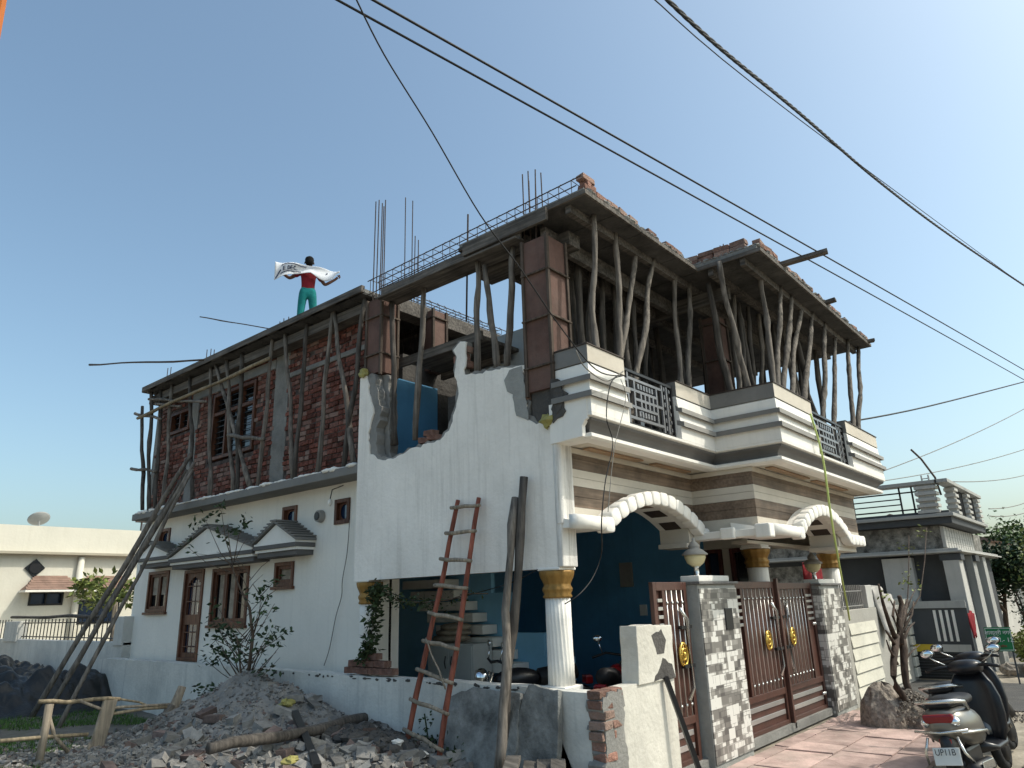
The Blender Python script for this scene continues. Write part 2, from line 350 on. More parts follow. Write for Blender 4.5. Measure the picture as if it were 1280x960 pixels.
# ================================================================== SETTING
g = MB(); N_ = 40
g.add([(-900,-900,-.03),(900,-900,-.03),(900,900,-.03),(-900,900,-.03)], [(0,1,2,3)])
tag(g.build('ground', soil), kind='structure')
def plot_h(x, y):
    e = min(1, max(0, (x+1)/2.5))*min(1, max(0, (y-3.5)/2.0))
    h = .25*e + .05*noise.noise(Vector((x*.9, y*.9, 0))) + .03*noise.noise(Vector((x*3, y*3, 2)))
    return h if e > .02 else -.05
def heap_h(x, y):
    def bump(cx, cy, sx, sy, h, p=2.0): return h*math.exp(-(abs((x-cx)/sx)**p+abs((y-cy)/sy)**p))
    h = max(bump(5.25,8.9,1.0,1.15,.66), bump(5.0,7.9,1.0,1.0,.58), bump(4.7,7.5,1.3,1.9,.32,3), bump(5.2,6.3,.9,.9,.22))
    n = noise.noise(Vector((x*2.2,y*2.2,5)))*.10+noise.noise(Vector((x*6,y*6,5)))*.05+noise.noise(Vector((x*15,y*15,5)))*.03
    return h*(1+n*1.4)+n*.35*min(1,h*4)
g = MB(); nx, ny = 70, 170; x0, x1, y0, y1 = -1.5, 5.72, 3.0, 34.0
for j in range(ny+1):
    for i in range(nx+1):
        x = x0+(x1-x0)*i/nx; y = y0+(y1-y0)*j/ny; g.v.append(Vector((x, y, plot_h(x,y))))
g.f = [(j*(nx+1)+i, j*(nx+1)+i+1, (j+1)*(nx+1)+i+1, (j+1)*(nx+1)+i) for j in range(ny) for i in range(nx)]; g.m = [0]*len(g.f)
tag(g.build('plot_ground', soil2, None, True), kind='structure')
# side road between the two houses and beyond
g = MB(); g.box(13.6,17.2,-60,60,-.06,-.012)
tag(g.build('road', asphalt), kind='structure')
g = MB(); g.box(4.5,13.4,-1.5,.9,-.06,-.008)
tag(g.build('lane', mat('lane_dust', (.27,.215,.15), .95, .3, 1.2, .8, 25, dirt=.5, dirt_col=(.17,.15,.125))), kind='structure')
# pink paving apron: slabs of different sizes with open joints
g = MB(); g.cur = 0; r = random.Random(3); y = 2.05
while y < 3.74:
    dy = min(r.choice((.42,.55,.62)), 3.76-y); x = 7.9-.35*(y-.9)/2.8
    x = 7.55
    while x < 12.35:
        dx = min(r.choice((.55,.7,.95,1.2)), 12.4-x); t = .02+r.uniform(0,.012)
        vs = [(x+.01,y+.01,-.02),(x+dx-.01,y+.01,-.02),(x+dx-.01,y+dy-.01,-.02),(x+.01,y+dy-.01,-.02)]
        tp = [(a, b_, t+r.uniform(-.006,.006)) for a, b_, _ in vs]
        g.add(vs+tp, [(4,5,6,7),(0,1,5,4),(1,2,6,5),(2,3,7,6),(3,0,4,7)]); x += dx
    y += dy
tag(g.build('pavement', paving, None, False, .004), kind='structure')
# gravel scatter beside the scooters
g = MB(); r = random.Random(11)
for _ in range(5000):
    x = r.uniform(8.5,13.5); y = r.uniform(-.4,2.8) if x > 12.4 else r.uniform(.2,1.3)
    s_ = r.uniform(.008,.028); g.obox((x,y,-.01+s_*.3), s_, s_*r.uniform(.6,1.2), s_*.8, (r.random()*3,r.random()*3,r.random()*3), .3, r)
tag(g.build('gravel', gravel_m), 'small grey and brown gravel strewn beside the lane', 'gravel', kind='stuff')

# ================================================================== MAIN HOUSE
house = thing('house', 'two storey white plastered house with brown stripes and unfinished upper floor in timber shuttering', 'house', loc=(5.77,4.3,0))
HB = house
def hb(mb, name, m, bevel=0, smooth=False, parent=None, label=None):
    """child of the house built in world coordinates"""
    o = mb.build(name, m, parent or HB, smooth, bevel)
    o.matrix_parent_inverse = Matrix.Translation(-Vector(HB.location))
    if parent: o.matrix_parent_inverse = Matrix.Identity(4)
    if label: o['label'] = label
    return o
def jag(pts, step=.07, amp=.02, r=rnd, lock=()):
    out = []
    for i in range(len(pts)):
        a = Vector(pts[i]); b_ = Vector(pts[(i+1)%len(pts)]); out.append((a.x,a.y))
        if i in lock: continue
        n = int((b_-a).length/step)
        for k in range(1, n): p = a.lerp(b_, k/n); out.append((p.x+r.uniform(-amp,amp), p.y+r.uniform(-amp,amp)))
    return out
# stair block wall, broken open at the top
outer = [(4.30,2.08),(7.5,2.08),(7.5,4.74),(7.37,4.77),(7.28,4.45),(7.20,4.2),(7.30,3.95),(7.26,3.66),(7.05,3.56),(6.8,3.53),(6.5,3.60),(6.1,3.62),(5.95,3.63),(5.80,3.72),(5.68,3.98),(5.64,4.2),(5.70,4.42),(5.66,4.60),(5.72,4.70),(5.6,4.78),(5.5,4.75),(5.54,4.35),(5.3,4.31),(5.05,4.30),(4.80,4.26),(4.63,4.25),(4.66,4.05),(4.72,3.92),(4.62,3.80),(4.66,3.66),(4.5,3.56),(4.30,3.56)]
poly = jag(outer, .05, .017, random.Random(5), lock=(0,1,31))
hb(MB().prism(poly, 'X', 5.77, 5.79), 'stair_wall', white)
poly2 = [(u-.14, v) if (7.1 < u < 7.45 and v > 3.6) else (u+.04 if 5.4 < u < 5.85 and v > 3.7 else u-.05 if 4.5 < u < 4.8 and v > 3.6 else u, v+(.03 if v > 3.4 else 0)) for u, v in outer]
poly2[3] = (7.24,4.76); poly2 = jag(poly2, .05, .022, random.Random(6), lock=(0,1,31))
hb(MB().prism(poly2, 'X', 5.79, 5.92), 'wall_core', conc)
# exposed brick at the broken edges
r = random.Random(9)
for cl_ in ([(4.72,3.7),(4.74,3.8),(4.70,3.9),(4.76,4.0),(4.70,4.08),(4.73,3.62)],[(5.62,4.5),(5.66,4.6),(5.63,4.7)]):
    m_ = MB()
    for (yy, zz) in cl_: m_.obox((5.85+r.uniform(-.02,.02),yy,zz), .11,.2,.085,(r.uniform(-.1,.1),r.uniform(-.1,.1),r.uniform(-.1,.1)),.1,r)
    hb(m_, 'exposed_brick', brickpale, .006)
# rear return of stair block, soffit slab of the stair block and blue painted back
hb(B(5.92,6.15,7.42,7.5,2.08,4.6), 'side_wall', white)
hb(B(5.93,6.2,4.60,7.42,2.10,2.2), 'soffit', cream)
# ground floor side wall with window and door openings
WX = 6.15
wins = [(13.33,14.15,1.78,2.50,'casement'),(12.05,12.74,.98,2.46,'door'),(10.62,11.76,1.55,2.44,'triple'),(9.40,9.90,2.09,2.44,'small'),(13.47,13.93,2.93,3.27,'vent'),(9.40,9.78,2.94,3.26,'vent'),(8.12,8.46,2.88,3.23,'vent')]
m_ = MB(); rects(m_, 7.5, 14.75, .2, 3.45, [w[:4] for w in wins], lambda a,b_,c,d: m_.box(WX,WX+.2,a,b_,c,d))
hb(m_, 'side_wall', sidewhite)
hb(B(WX+.2,WX+.24,7.5,14.7,.3,3.4), 'room_backing', darkconc)
def window(y0, y1, z0, z1, kind):
    fr = MB(); t = .055; xo = WX-.025
    fr.box(xo,WX+.1,y0,y0+t,z0,z1); fr.box(xo,WX+.1,y1-t,y1,z0,z1); fr.box(xo,WX+.1,y0+t,y1-t,z1-t,z1); fr.box(xo,WX+.1,y0+t,y1-t,z0,z0+t)
    name = 'door' if kind == 'door' else 'window'
    f = hb(fr, name, winwood, .004)
    P = lambda mb, nm, mt, bv=0: hb(mb, nm, mt, bv, parent=f)
    iw = y1-y0
    if kind == 'vent':
        P(B(WX+.05,WX+.06,y0+t,y1-t,z0+t,z1-t), 'pane', glassblue)
        q = MB(); c = ((y0+y1)/2, (z0+z1)/2); a, b_ = (iw/2-t)*.75, ((z1-z0)/2-t)*.85; n = 24
        oc = [(c[0]+a*math.cos(k*6.283/n), c[1]+b_*math.sin(k*6.283/n)) for k in range(n)]
        hh = [(y0+t if math.cos(k*6.283/n)<0 else y1-t) for k in range(n)]
        # panel with an oval opening
        vs = []; fs = []
        for k in range(n):
            ang = k*6.283/n; cx_, cz_ = math.cos(ang), math.sin(ang); s_ = max(abs(cx_), abs(cz_))
            vs += [(WX+.03, *oc[k]), (WX+.03, c[0]+(iw/2-t)*cx_/s_, c[1]+((z1-z0)/2-t)*cz_/s_)]
        fs = [(2*k, 2*k+1, (2*k+3)%(2*n), (2*k+2)%(2*n)) for k in range(n)]
        q.add(vs, fs); P(q, 'oval_panel', winwood)
    elif kind == 'door':
        q = MB(); q.box(WX+.03,WX+.05,y0+t,y1-t,z0+t,z0+.62); P(B(WX+.055,WX+.06,y0+t,y1-t,z0+.05,z1-t), 'pane', glassblue)
        q = MB(); q.box(WX+.01,WX+.05,y0+t,y0+.13,z0+t,z1-t); q.box(WX+.01,WX+.05,y1-.13,y1-t,z0+t,z1-t)
        q.box(WX+.01,WX+.05,y0+.13,y1-.13,z0+.05,z0+.13); q.box(WX+.01,WX+.05,y0+.13,y1-.13,z0+.58,z0+.74); 
        # scalloped top rail
        for k in range(7):
            ya = y0+.13+(iw-.26)*k/7; hh_ = .06+.10*abs((k-3)/3)**1.5
            q.box(WX+.01,WX+.05,ya,ya+(iw-.26)/7,z1-t-hh_,z1-t)
        P(q, 'stile', winwood)
        q = MB()
        for zz in (z0+.22, z0+.45, z0+.95, z0+1.2): q.box(WX+.0,WX+.012,y0+.1,y1-.1,zz,zz+.014)
        for yy in (y0+.28, y0+.42): q.box(WX+.014,WX+.022,yy,yy+.012,z0+.12,z1-.12)
        P(q, 'grille', winwood); P(B(WX-.02,WX+.01,y0+.09,y0+.115,z0+.78,z0+.92), 'handle', steelw)
    else:
        nl = {'casement': 2, 'triple': 3, 'small': 1}[kind]
        P(B(WX+.055,WX+.06,y0+t,y1-t,z0+t,z1-t), 'pane', glass if kind != 'small' else curt)
        for k in range(nl):
            a = y0+t+(iw-2*t)*k/nl; b_ = y0+t+(iw-2*t)*(k+1)/nl; q = MB(); w = .045
            q.box(WX+.01,WX+.045,a+.004,a+w,z0+t,z1-t); q.box(WX+.01,WX+.045,b_-w,b_-.004,z0+t,z1-t)
            q.box(WX+.01,WX+.045,a+w,b_-w,z1-t-w,z1-t); q.box(WX+.01,WX+.045,a+w,b_-w,z0+t,z0+t+w)
            P(q, 'sash', winwood, .003)
            if kind == 'casement': 
                P(B(WX+.048,WX+.052,a+w,b_-w,z0+.3,z1-t-w), 'curtain', curt)
            if kind == 'triple' and k > 0:
                P(B(WX+.049,WX+.053,a+w+.03,b_-w-.06,z0+.1,z1-t-w), 'curtain', curt)
        P(B(xo-.03,WX,y0-.03,y1+.03,z0-.045,z0-.002), 'sill', winwood)
for w in wins: window(*w)
# lamp and socket under the eave, vent pipe
q = MB(); q.tube([(6.15,8.3,3.42),(6.0,8.35,3.35),(5.98,8.36,3.22)], .008, 6); hb(q, 'lamp_bracket', blackm); 
q = MB(); q.ell((5.98,8.36,3.17),.035,.035,.05); hb(q, 'bulb', whiteclean, smooth=True)
q = MB(); q.lathe([(.085,-.02),(.09,.0),(.08,.03)], (0,0,0), 20)
q.v = [Vector((6.13-p.z*2, 8.78+p.x, 3.03+p.y)) for p in q.v]; f = hb(q, 'vent_pipe', capgrey, smooth=False)
q = MB(); q.lathe([(.06,.0),(.055,.004)], (0,0,0), 20); q.v = [Vector((6.06-p.z, 8.78+p.x, 3.03+p.y)) for p in q.v]; hb(q, 'vent_grille', blackm, parent=f)
# window hoods: gabled, stepped, with tiled slopes
def hood(y0, y1, zb, zp, pk, small):
    xo = 5.82
    h0 = hb(B(xo+.05,WX,y0+.04,y1-.04,zb,zb+.07), 'window_hood', ledgegrey, .004)
    P = lambda mb, nm, mt, bv=0: hb(mb, nm, mt, bv, parent=h0)
    P(B(xo+.02,WX,y0+.02,y1-.02,zb+.072,zb+.11), 'band', whiteclean)
    P(B(xo-.01,WX,y0,y1,zb+.112,zb+.17), 'band', ledgegrey, .004)
    P(B(xo,WX,y0+.01,y1-.01,zb+.172,zb+.20), 'band', whiteclean)
    z1 = zb+.202
    P(MB().prism([(y0+.03,z1),(y1-.03,z1),(pk,zp-.03)], 'X', xo+.02, WX), 'gable', whiteclean)
    q = MB()
    for ya, yb in ((y0-.02, pk), (y1+.02, pk)):
        q.prism([(ya,z1),(ya,z1+.035),(yb,zp+.03),(yb,zp-.01)] if ya < yb else [(ya,z1),(yb,zp-.01),(yb,zp+.03),(ya,z1+.035)], 'X', xo-.03, WX)
        n = 7 if small else 12
        for k in range(n):
            a = (k+.5)/n; yy = ya+(yb-ya)*a; zz = z1+.03+(zp-z1)*a
            q.beam((xo-.045,yy,zz+.012),(WX,yy,zz+.012), abs(yb-ya)/n*.9, .022)
    P(q, 'tiles', greyp)
hood(8.9, 10.0, 2.50, 2.99, 9.45, True)
hood(10.03, 12.72, 2.47, 3.10, 11.5, False)
hood(12.74, 14.0, 2.55, 2.98, 13.55, True)
# eave slab over the ground floor with mortar droppings along its edge
hb(B(5.78,6.2,7.5,14.35,3.45,3.57), 'floor_slab', greyp, .01)
hb(B(6.21,13.3,4.5,14.7,3.44,3.56), 'floor_slab', conc)
q = MB(); r = random.Random(4)
for _ in range(420):
    y = r.uniform(7.6,14.3); s_ = r.uniform(.02,.07); q.ell((5.80+r.uniform(0,.3)**1.3,y,3.575), s_, s_*1.5, s_*.5*r.random()+.012, 7, 4, None, .2, r)
hb(q, 'mortar_droppings', whiteclean, 0, True)
# upper brick side wall: individual bricks over a mortar core
BX = 6.15
holes = [(10.80,12.36,4.30,5.60),(13.15,14.05,5.08,5.56)]
q = MB(); rects(q, 7.55, 14.6, 3.57, 6.0, holes, lambda a,b_,c,d: q.box(BX+.012,BX+.22,a,b_,c,d))
core = hb(q, 'brick_wall', mortar)
q = MB(); r = random.Random(21); z = 3.6; row = 0; cols_ = [(9.85,10.25),(12.85,13.12),(14.45,14.6)]
while z < 5.93:
    hh_ = .068; y = 7.56-(.11 if row%2 else 0); lint = abs(z-5.55) < .05
    while y < 14.58:
        L_ = .215 if not lint else .07
        if r.random() < .62 and not lint: L_ = .105
        a, b_ = max(y,7.56), min(y+L_, 14.59); y += L_+.013
        if b_-a < .03: continue
        mid = (a+b_)/2
        if any(c0 < mid < c1 for c0, c1 in cols_) or any(h[0]-.03 < mid < h[1]+.03 and h[2]-.03 < z+hh_/2 < h[3]+.02 for h in holes): continue
        if r.random() < .012: continue
        dx = r.uniform(-.014,.014); q.obox((BX+.03+dx, mid, z+hh_/2+r.uniform(-.003,.003)), .07, (b_-a)*.99, hh_*r.uniform(.86,1.0), (r.uniform(-.03,.03), r.uniform(-.05,.05), r.uniform(-.03,.03)), .05, r)
    z += hh_+.012; row += 1
hb(q, 'brickwork', brick, .005, parent=core)
for c0, c1 in cols_: hb(B(BX-.01,BX+.2,c0,c1,3.57,5.98), 'concrete_column', conc, .008)
hb(B(BX-.02,BX+.2,10.25,12.85,5.62,5.78), 'concrete_lintel', conc, .008); hb(B(BX-.02,BX+.2,7.6,9.85,5.36,5.44), 'concrete_lintel', conc, .008)
q = MB(); q.box(5.90,BX-.03,7.6,14.5,5.80,5.95); 
hb(q, 'shuttering_beam', plank_m, .005)
def upper_window(y0, y1, z0, z1, nm):
    fr = MB(); t = .06
    for a, b_ in ((y0,y0+t),(y1-t,y1)) : fr.box(BX-.01,BX+.09,a,b_,z0,z1)
    fr.box(BX-.01,BX+.09,y0+t,y1-t,z0,z0+t); fr.box(BX-.01,BX+.09,y0+t,y1-t,z1-t,z1)
    for k in range(1,nm): yy = y0+(y1-y0)*k/nm; fr.box(BX,BX+.08,yy-.025,yy+.025,z0+t,z1-t)
    if z1-z0 > 1: fr.box(BX,BX+.08,y0+t,y1-t,z1-.42,z1-.36)
    f = hb(fr, 'window', winwood, .003)
    g_ = MB(); n = int((z1-z0)/.1)
    for k in range(1,n): zz = z0+(z1-z0)*k/n; g_.box(BX+.05,BX+.06,y0+t,y1-t,zz-.006,zz+.006)
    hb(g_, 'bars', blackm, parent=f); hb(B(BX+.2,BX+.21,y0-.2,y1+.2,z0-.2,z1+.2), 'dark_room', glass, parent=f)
upper_window(10.85,12.30,4.34,5.58,3); upper_window(13.2,14.0,5.1,5.54,2)
# far end wall and rooms behind (close the volume)
hb(B(6.4,13.2,14.55,14.75,.2,5.98), 'rear_wall', white)
hb(B(13.0,13.2,6.6,14.5,.0,5.98), 'far_side_wall', white)
# ---- upper deck (shuttering) over the rear rooms
q = MB()
for k in range(int((14.45-7.5)/.30)):
    y = 7.5+k*.30; q.box(5.74+rnd.uniform(-.03,.02),13.2,y,y+.288,6.0,6.03)
dk = hb(q, 'roof_shuttering', deckm)
q = MB()
for x in (6.0,7.2,8.6,10.0,11.6): q.box(x,x+.09,7.5,14.4,5.90,5.998)
hb(q, 'joists', plank_m, 0, parent=dk)
q = MB(); q.box(5.70,5.76,7.45,14.42,6.0,6.10); q.box(5.72,13.2,14.42,14.46,6.0,6.1); hb(q, 'edge_board', plank_m, .004, parent=dk)
hb(B(5.77,13.2,7.5,14.42,6.032,6.085), 'roof_slab', conc)
# ---- front upper roof
roofpoly = [(5.80,5.65),(5.80,3.72),(8.48,3.72),(8.48,2.84),(13.60,2.84),(13.60,7.4),(9.6,7.4),(9.6,5.65)]
dk = hb(MB().prism(roofpoly, 'Z', 6.03, 6.05), 'roof_shuttering', deckm)
q = MB(); r = random.Random(8)
def inside(x, y): return (5.80<x<8.48 and 3.72<y<5.65) or (8.48<=x<13.6 and 2.84<y<5.65) or (9.6<x<13.6 and 5.6<y<7.4)
x = 5.80
while x < 13.55:
    ys = 3.72 if x < 8.40 else 2.84; ye = 5.65 if x < 9.6 else 7.4
    q.box(x+.003, min(x+.295,13.6 if x>8.4 else 8.47), ys, ye, 6.0+r.uniform(0,.006), 6.028); x += .30
    if 8.2 < x-.30 < 8.48: x = 8.48
hb(q, 'planks', deckm, 0, parent=dk)
q = MB()
for y in (3.95,4.9,5.5): q.box(5.85,13.5,y,y+.07,5.90,5.998)
for y in (3.05,3.5): q.box(8.5,13.5,y,y+.07,5.90,5.998)
for x in (6.15,): q.box(x,x+.22,4.2,5.6,5.72,5.89)
q.box(5.9,8.9,4.35,4.42,5.70,5.895); q.box(5.9,8.9,4.62,4.68,5.70,5.895); q.box(8.95,9.02,3.5,7,5.70,5.895)
q.box(9.02,13.2,4.0,4.06,5.70,5.895)
hb(q, 'joists', plank_m, 0, parent=dk)
q = MB(); path = [(5.80,5.0),(5.80,3.72),(8.48,3.72),(8.48,2.84),(13.60,2.84),(13.60,6.5)]
q.sweep(path, [(0,6.0),(.028,6.0),(.028,6.055),(0,6.055)]); hb(q, 'edge_board', plank_m, .003, parent=dk)
sl_ = hb(MB().prism([(x+(.03 if x<6 else -.03 if x>13 else 0), y+(.03 if y<4 else 0)) for x, y in roofpoly], 'Z', 6.056, 6.115), 'roof_slab', conc)
# rough bricks laid along the roof edge
r = random.Random(14)
def brick_run(a, b_, rows, drop=.1, skip=.1):
    q = MB()
    a = Vector(a); b_ = Vector(b_); L_ = (b_-a).length; d = (b_-a)/L_; ang = math.atan2(d.y, d.x)
    for k in range(rows):
        t = r.uniform(0,.1)
        while t < L_-.1:
            if r.random() > skip+drop*k:
                p = a+d*(t+.11); q.obox((p.x, p.y, 6.12+.04+k*.075), .215, .105, .07, (r.uniform(-.06,.06), r.uniform(-.06,.06), ang+r.uniform(-.12,.12)), .08, r)
            t += .23
    hb(q, 'edge_bricks', brickpale, .005)
brick_run((5.86,3.80),(8.48,3.80),1,.1,.22); brick_run((5.86,3.82),(6.1,3.82),3,.1,0); brick_run((7.45,3.90),(7.7,3.90),2,0,0)
brick_run((8.54,3.95),(8.54,2.90),2,.03,.0); brick_run((8.56,2.90),(13.55,2.90),1,.35,.12); brick_run((8.60,2.93),(9.6,2.93),2,.1,.05)
brick_run((8.0,3.86),(8.5,3.86),1,.1,.05); brick_run((8.66,3.95),(8.66,2.98),1,.2,.2)
q = MB(); r = random.Random(71)
for _ in range(420):
    t_ = r.random(); a_, b_ = r.choice((((5.86,3.78),(8.48,3.78)),((8.54,3.8),(8.54,2.9)),((8.54,2.88),(13.55,2.88)),((8.54,2.88),(13.55,2.88)))); s_ = r.uniform(.02,.055)
    q.ell((a_[0]+(b_[0]-a_[0])*t_+r.uniform(-.02,.03), a_[1]+(b_[1]-a_[1])*t_+r.uniform(-.02,.04), 6.125), s_*1.3, s_, s_*.6, 7, 4, None, .25, r)
hb(q, 'mortar_droppings', conc, 0, False)
for (x, y, z, L_, a) in ((9.35,2.7,6.13,.9,-1.35),(11.2,2.80,6.13,.22,-1.5),(13.45,2.82,6.06,.22,-1.2)):
    q = MB(); q.obox((x,y,z), L_, .11, .05, (0,-.08,a)); o = hb(q, 'edge_plank', plank_m, .003)
# upper rooms' walls behind the props
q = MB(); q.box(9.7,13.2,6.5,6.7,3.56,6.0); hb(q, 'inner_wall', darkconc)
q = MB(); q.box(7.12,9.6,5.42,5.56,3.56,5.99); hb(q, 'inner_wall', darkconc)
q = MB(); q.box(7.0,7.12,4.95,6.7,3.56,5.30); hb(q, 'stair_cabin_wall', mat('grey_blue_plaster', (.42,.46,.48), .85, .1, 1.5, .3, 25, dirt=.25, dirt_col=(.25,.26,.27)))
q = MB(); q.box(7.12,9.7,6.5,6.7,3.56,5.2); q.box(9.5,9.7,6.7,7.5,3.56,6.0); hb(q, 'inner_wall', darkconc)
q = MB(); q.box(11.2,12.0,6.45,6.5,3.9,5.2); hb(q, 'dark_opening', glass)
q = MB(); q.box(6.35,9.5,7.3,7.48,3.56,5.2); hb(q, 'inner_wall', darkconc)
hb(B(6.07,7.0,7.27,7.295,3.56,4.80), 'blue_inner_wall', blue)
q = MB(); q.prism(jag([(7.04,3.56),(7.3,3.56),(7.3,4.76),(7.1,4.74)], .06, .02, random.Random(8)), 'X', 5.93, 6.07); hb(q, 'broken_pier', conc, .01)
q = MB(); q.box(6.25,9.4,5.7,7.1,4.98,5.03); q.box(6.2,6.24,5.65,7.28,4.93,5.06); q.box(6.9,6.96,5.8,7.1,4.88,4.975); q.box(7.6,7.66,5.8,7.1,4.88,4.975); hb(q, 'stair_landing_shuttering', plank_m, .004)
q = MB(); 
for k in range(5): q.box(6.5+.03*k,6.95,5.0+k*.30,5.28+k*.30,3.56,3.75+k*.17)
q.box(6.45,6.5,4.9,6.5,3.56,4.4); hb(q, 'inner_stair', darkconc)
# ---- formwork
def formcol(x0, x1, y0, y1, z0, z1, name='column_shuttering', step=.55):
    f = hb(B(x0+.02,x1-.02,y0+.02,y1-.02,z0,z1), name, formply)
    q = MB()
    for x in (x0,x1-.03):
        for y in (y0,y1-.03): q.box(x-.004,x+.034,y-.004,y+.034,z0-.05,z1+.02)
    z = z0+.25
    while z < z1: q.box(x0-.012,x1+.012,y0-.012,y0+.02,z,z+.022); q.box(x0-.012,x1+.012,y1-.02,y1+.012,z,z+.022); q.box(x0-.012,x0+.02,y0+.02,y1-.02,z,z+.022); q.box(x1-.02,x1+.012,y0+.02,y1-.02,z,z+.022); z += step
    hb(q, 'batten', formedge, .003, parent=f)
formcol(5.74,6.12,4.22,4.60,3.92,5.70)
formcol(5.80,6.12,7.12,7.46,4.78,5.86)
formcol(9.22,9.52,3.80,4.10,3.60,5.62)
q = MB(); q.box(5.80,6.08,4.25,4.58,3.56,3.95); q.obox((5.82,4.3,3.6),.1,.16,.12,(.3,.2,.1)); hb(q, 'column_stub', darkconc, .02)
formcol(6.75,7.05,7.1,7.35,5.02,5.95)
q = MB(); q.box(5.77,5.80,4.62,7.1,5.79,5.95); q.box(6.03,6.06,4.62,7.1,5.79,5.95); q.box(5.80,6.03,4.62,7.1,5.79,5.812); q.box(5.68,5.768,4.62,7.1,5.77,5.795)
hb(q, 'beam_shuttering', plank_m, .004)
q = MB(); q.box(5.72,5.765,4.2,5.5,5.86,6.02); hb(q, 'beam_shuttering', plank_m, .004)
q = MB(); q.box(6.1,8.6,7.24,7.27,5.80,6.02); q.box(6.1,8.6,7.46,7.49,5.80,6.02); q.box(6.1,8.6,7.27,7.46,5.80,5.82); hb(q, 'beam_shuttering', plank_m, .004)
q = MB(); q.prism(jag([(4.08,3.62),(4.25,3.52),(4.25,4.00),(4.16,3.98),(4.10,3.93),(4.12,3.86),(4.04,3.80),(4.10,3.72)], .05, .02, random.Random(90)), 'X', 5.728, 5.742); q.prism(jag([(4.13,3.66),(4.2,3.60),(4.22,3.95),(4.16,3.93),(4.09,3.80)], .05, .02, random.Random(91)), 'X', 5.722, 5.727); hb(q, 'broken_render', darkconc)
q = MB(); q.prism(jag([(4.60,3.62),(4.76,3.70),(4.80,3.95),(4.88,4.0),(4.92,4.14),(4.84,4.24),(4.66,4.245),(4.62,4.0)], .05, .018, random.Random(92)), 'X', 5.762, 5.769); hb(q, 'exposed_render', cement)
# yellow plastic scraps where shuttering meets the old column
for c, s_ in (((5.76,7.42,4.80),.08),((5.75,4.33,3.56),.09)):
    q = MB(); q.ell(c, s_*.7, s_, s_*.8, 9, 6, None, .3, rnd); hb(q, 'plastic_scrap', yellowbag)
# reinforcement
def cage(a, b_, w, h, n, name='rebar_cage'):
    a = Vector(a); b_ = Vector(b_); d = (b_-a).normalized(); s1 = d.cross(Vector((0,0,1))).normalized(); q = MB(); r = random.Random(int(a.x*100))
    for i in (-1,1):
        for z in (0,1): q.bar(a+s1*i*w/2+Vector((0,0,z*h))-d*.08, b_+s1*i*w/2+Vector((0,0,z*h))+d*.08*(1+z), .007)
    q.bar(a+Vector((0,0,h)), b_+Vector((0,0,h)), .007)
    for k in range(n+1):
        p = a.lerp(b_, k/n)+d*r.uniform(-.02,.02); c = [p+s1*w/2, p-s1*w/2, p-s1*w/2+Vector((0,0,h)), p+s1*w/2+Vector((0,0,h))]
        for i in range(4): q.bar(c[i], c[(i+1)%4], .0045, 5)
        q.bar(c[3], c[3]-s1*.05+Vector((0,0,.05)), .0045, 5)
    hb(q, name, rebar_m)
cage((5.92,7.36,5.97),(5.92,3.9,6.04),.24,.21,22)
cage((6.1,7.36,5.98),(8.5,7.36,5.98),.16,.17,15)
r = random.Random(2)
for cl_ in ([(470,252,5.85,5.2),(474,250,5.95,5.2),(478,254,6.05,5.2),(482,250,6.1,5.2),(480,258,5.9,5.2)],[(507,247,6.9,5.2),(516,251,7.0,5.2),(519,295,6.95,5.2),(523,300,7.05,5.2)],[(653,218,5.85,5.6),(660,214,5.9,5.6),(661,226,6.05,5.6),(669,212,5.85,5.6),(669,218,6.05,5.6),(676,216,6.0,5.6)]):
    q = MB()
    for (u, v, X, zb) in cl_: t = pX(u, v, X); q.bar(Vector((t.x+r.uniform(-.02,.02), t.y+r.uniform(-.01,.04), zb)), t, .008)
    hb(q, 'starter_bars', rebar_m)
for cl_ in ([(350,402),(355,398),(361,396)],[(259,437),(264,436),(268,437)],[(210,460),(214,459)],[(900,307),(904,305),(908,309)]):
    q = MB()
    for (u, v) in cl_:
        X_ = 6.3 if u < 500 else 9.0; t = pX(u, v, X_); b_ = Vector((t.x, t.y, 6.05))
        if u < 500: t.z = max(t.z, 6.2)
        q.bar(b_, t, .008)
    hb(q, 'starter_bars', rebar_m)
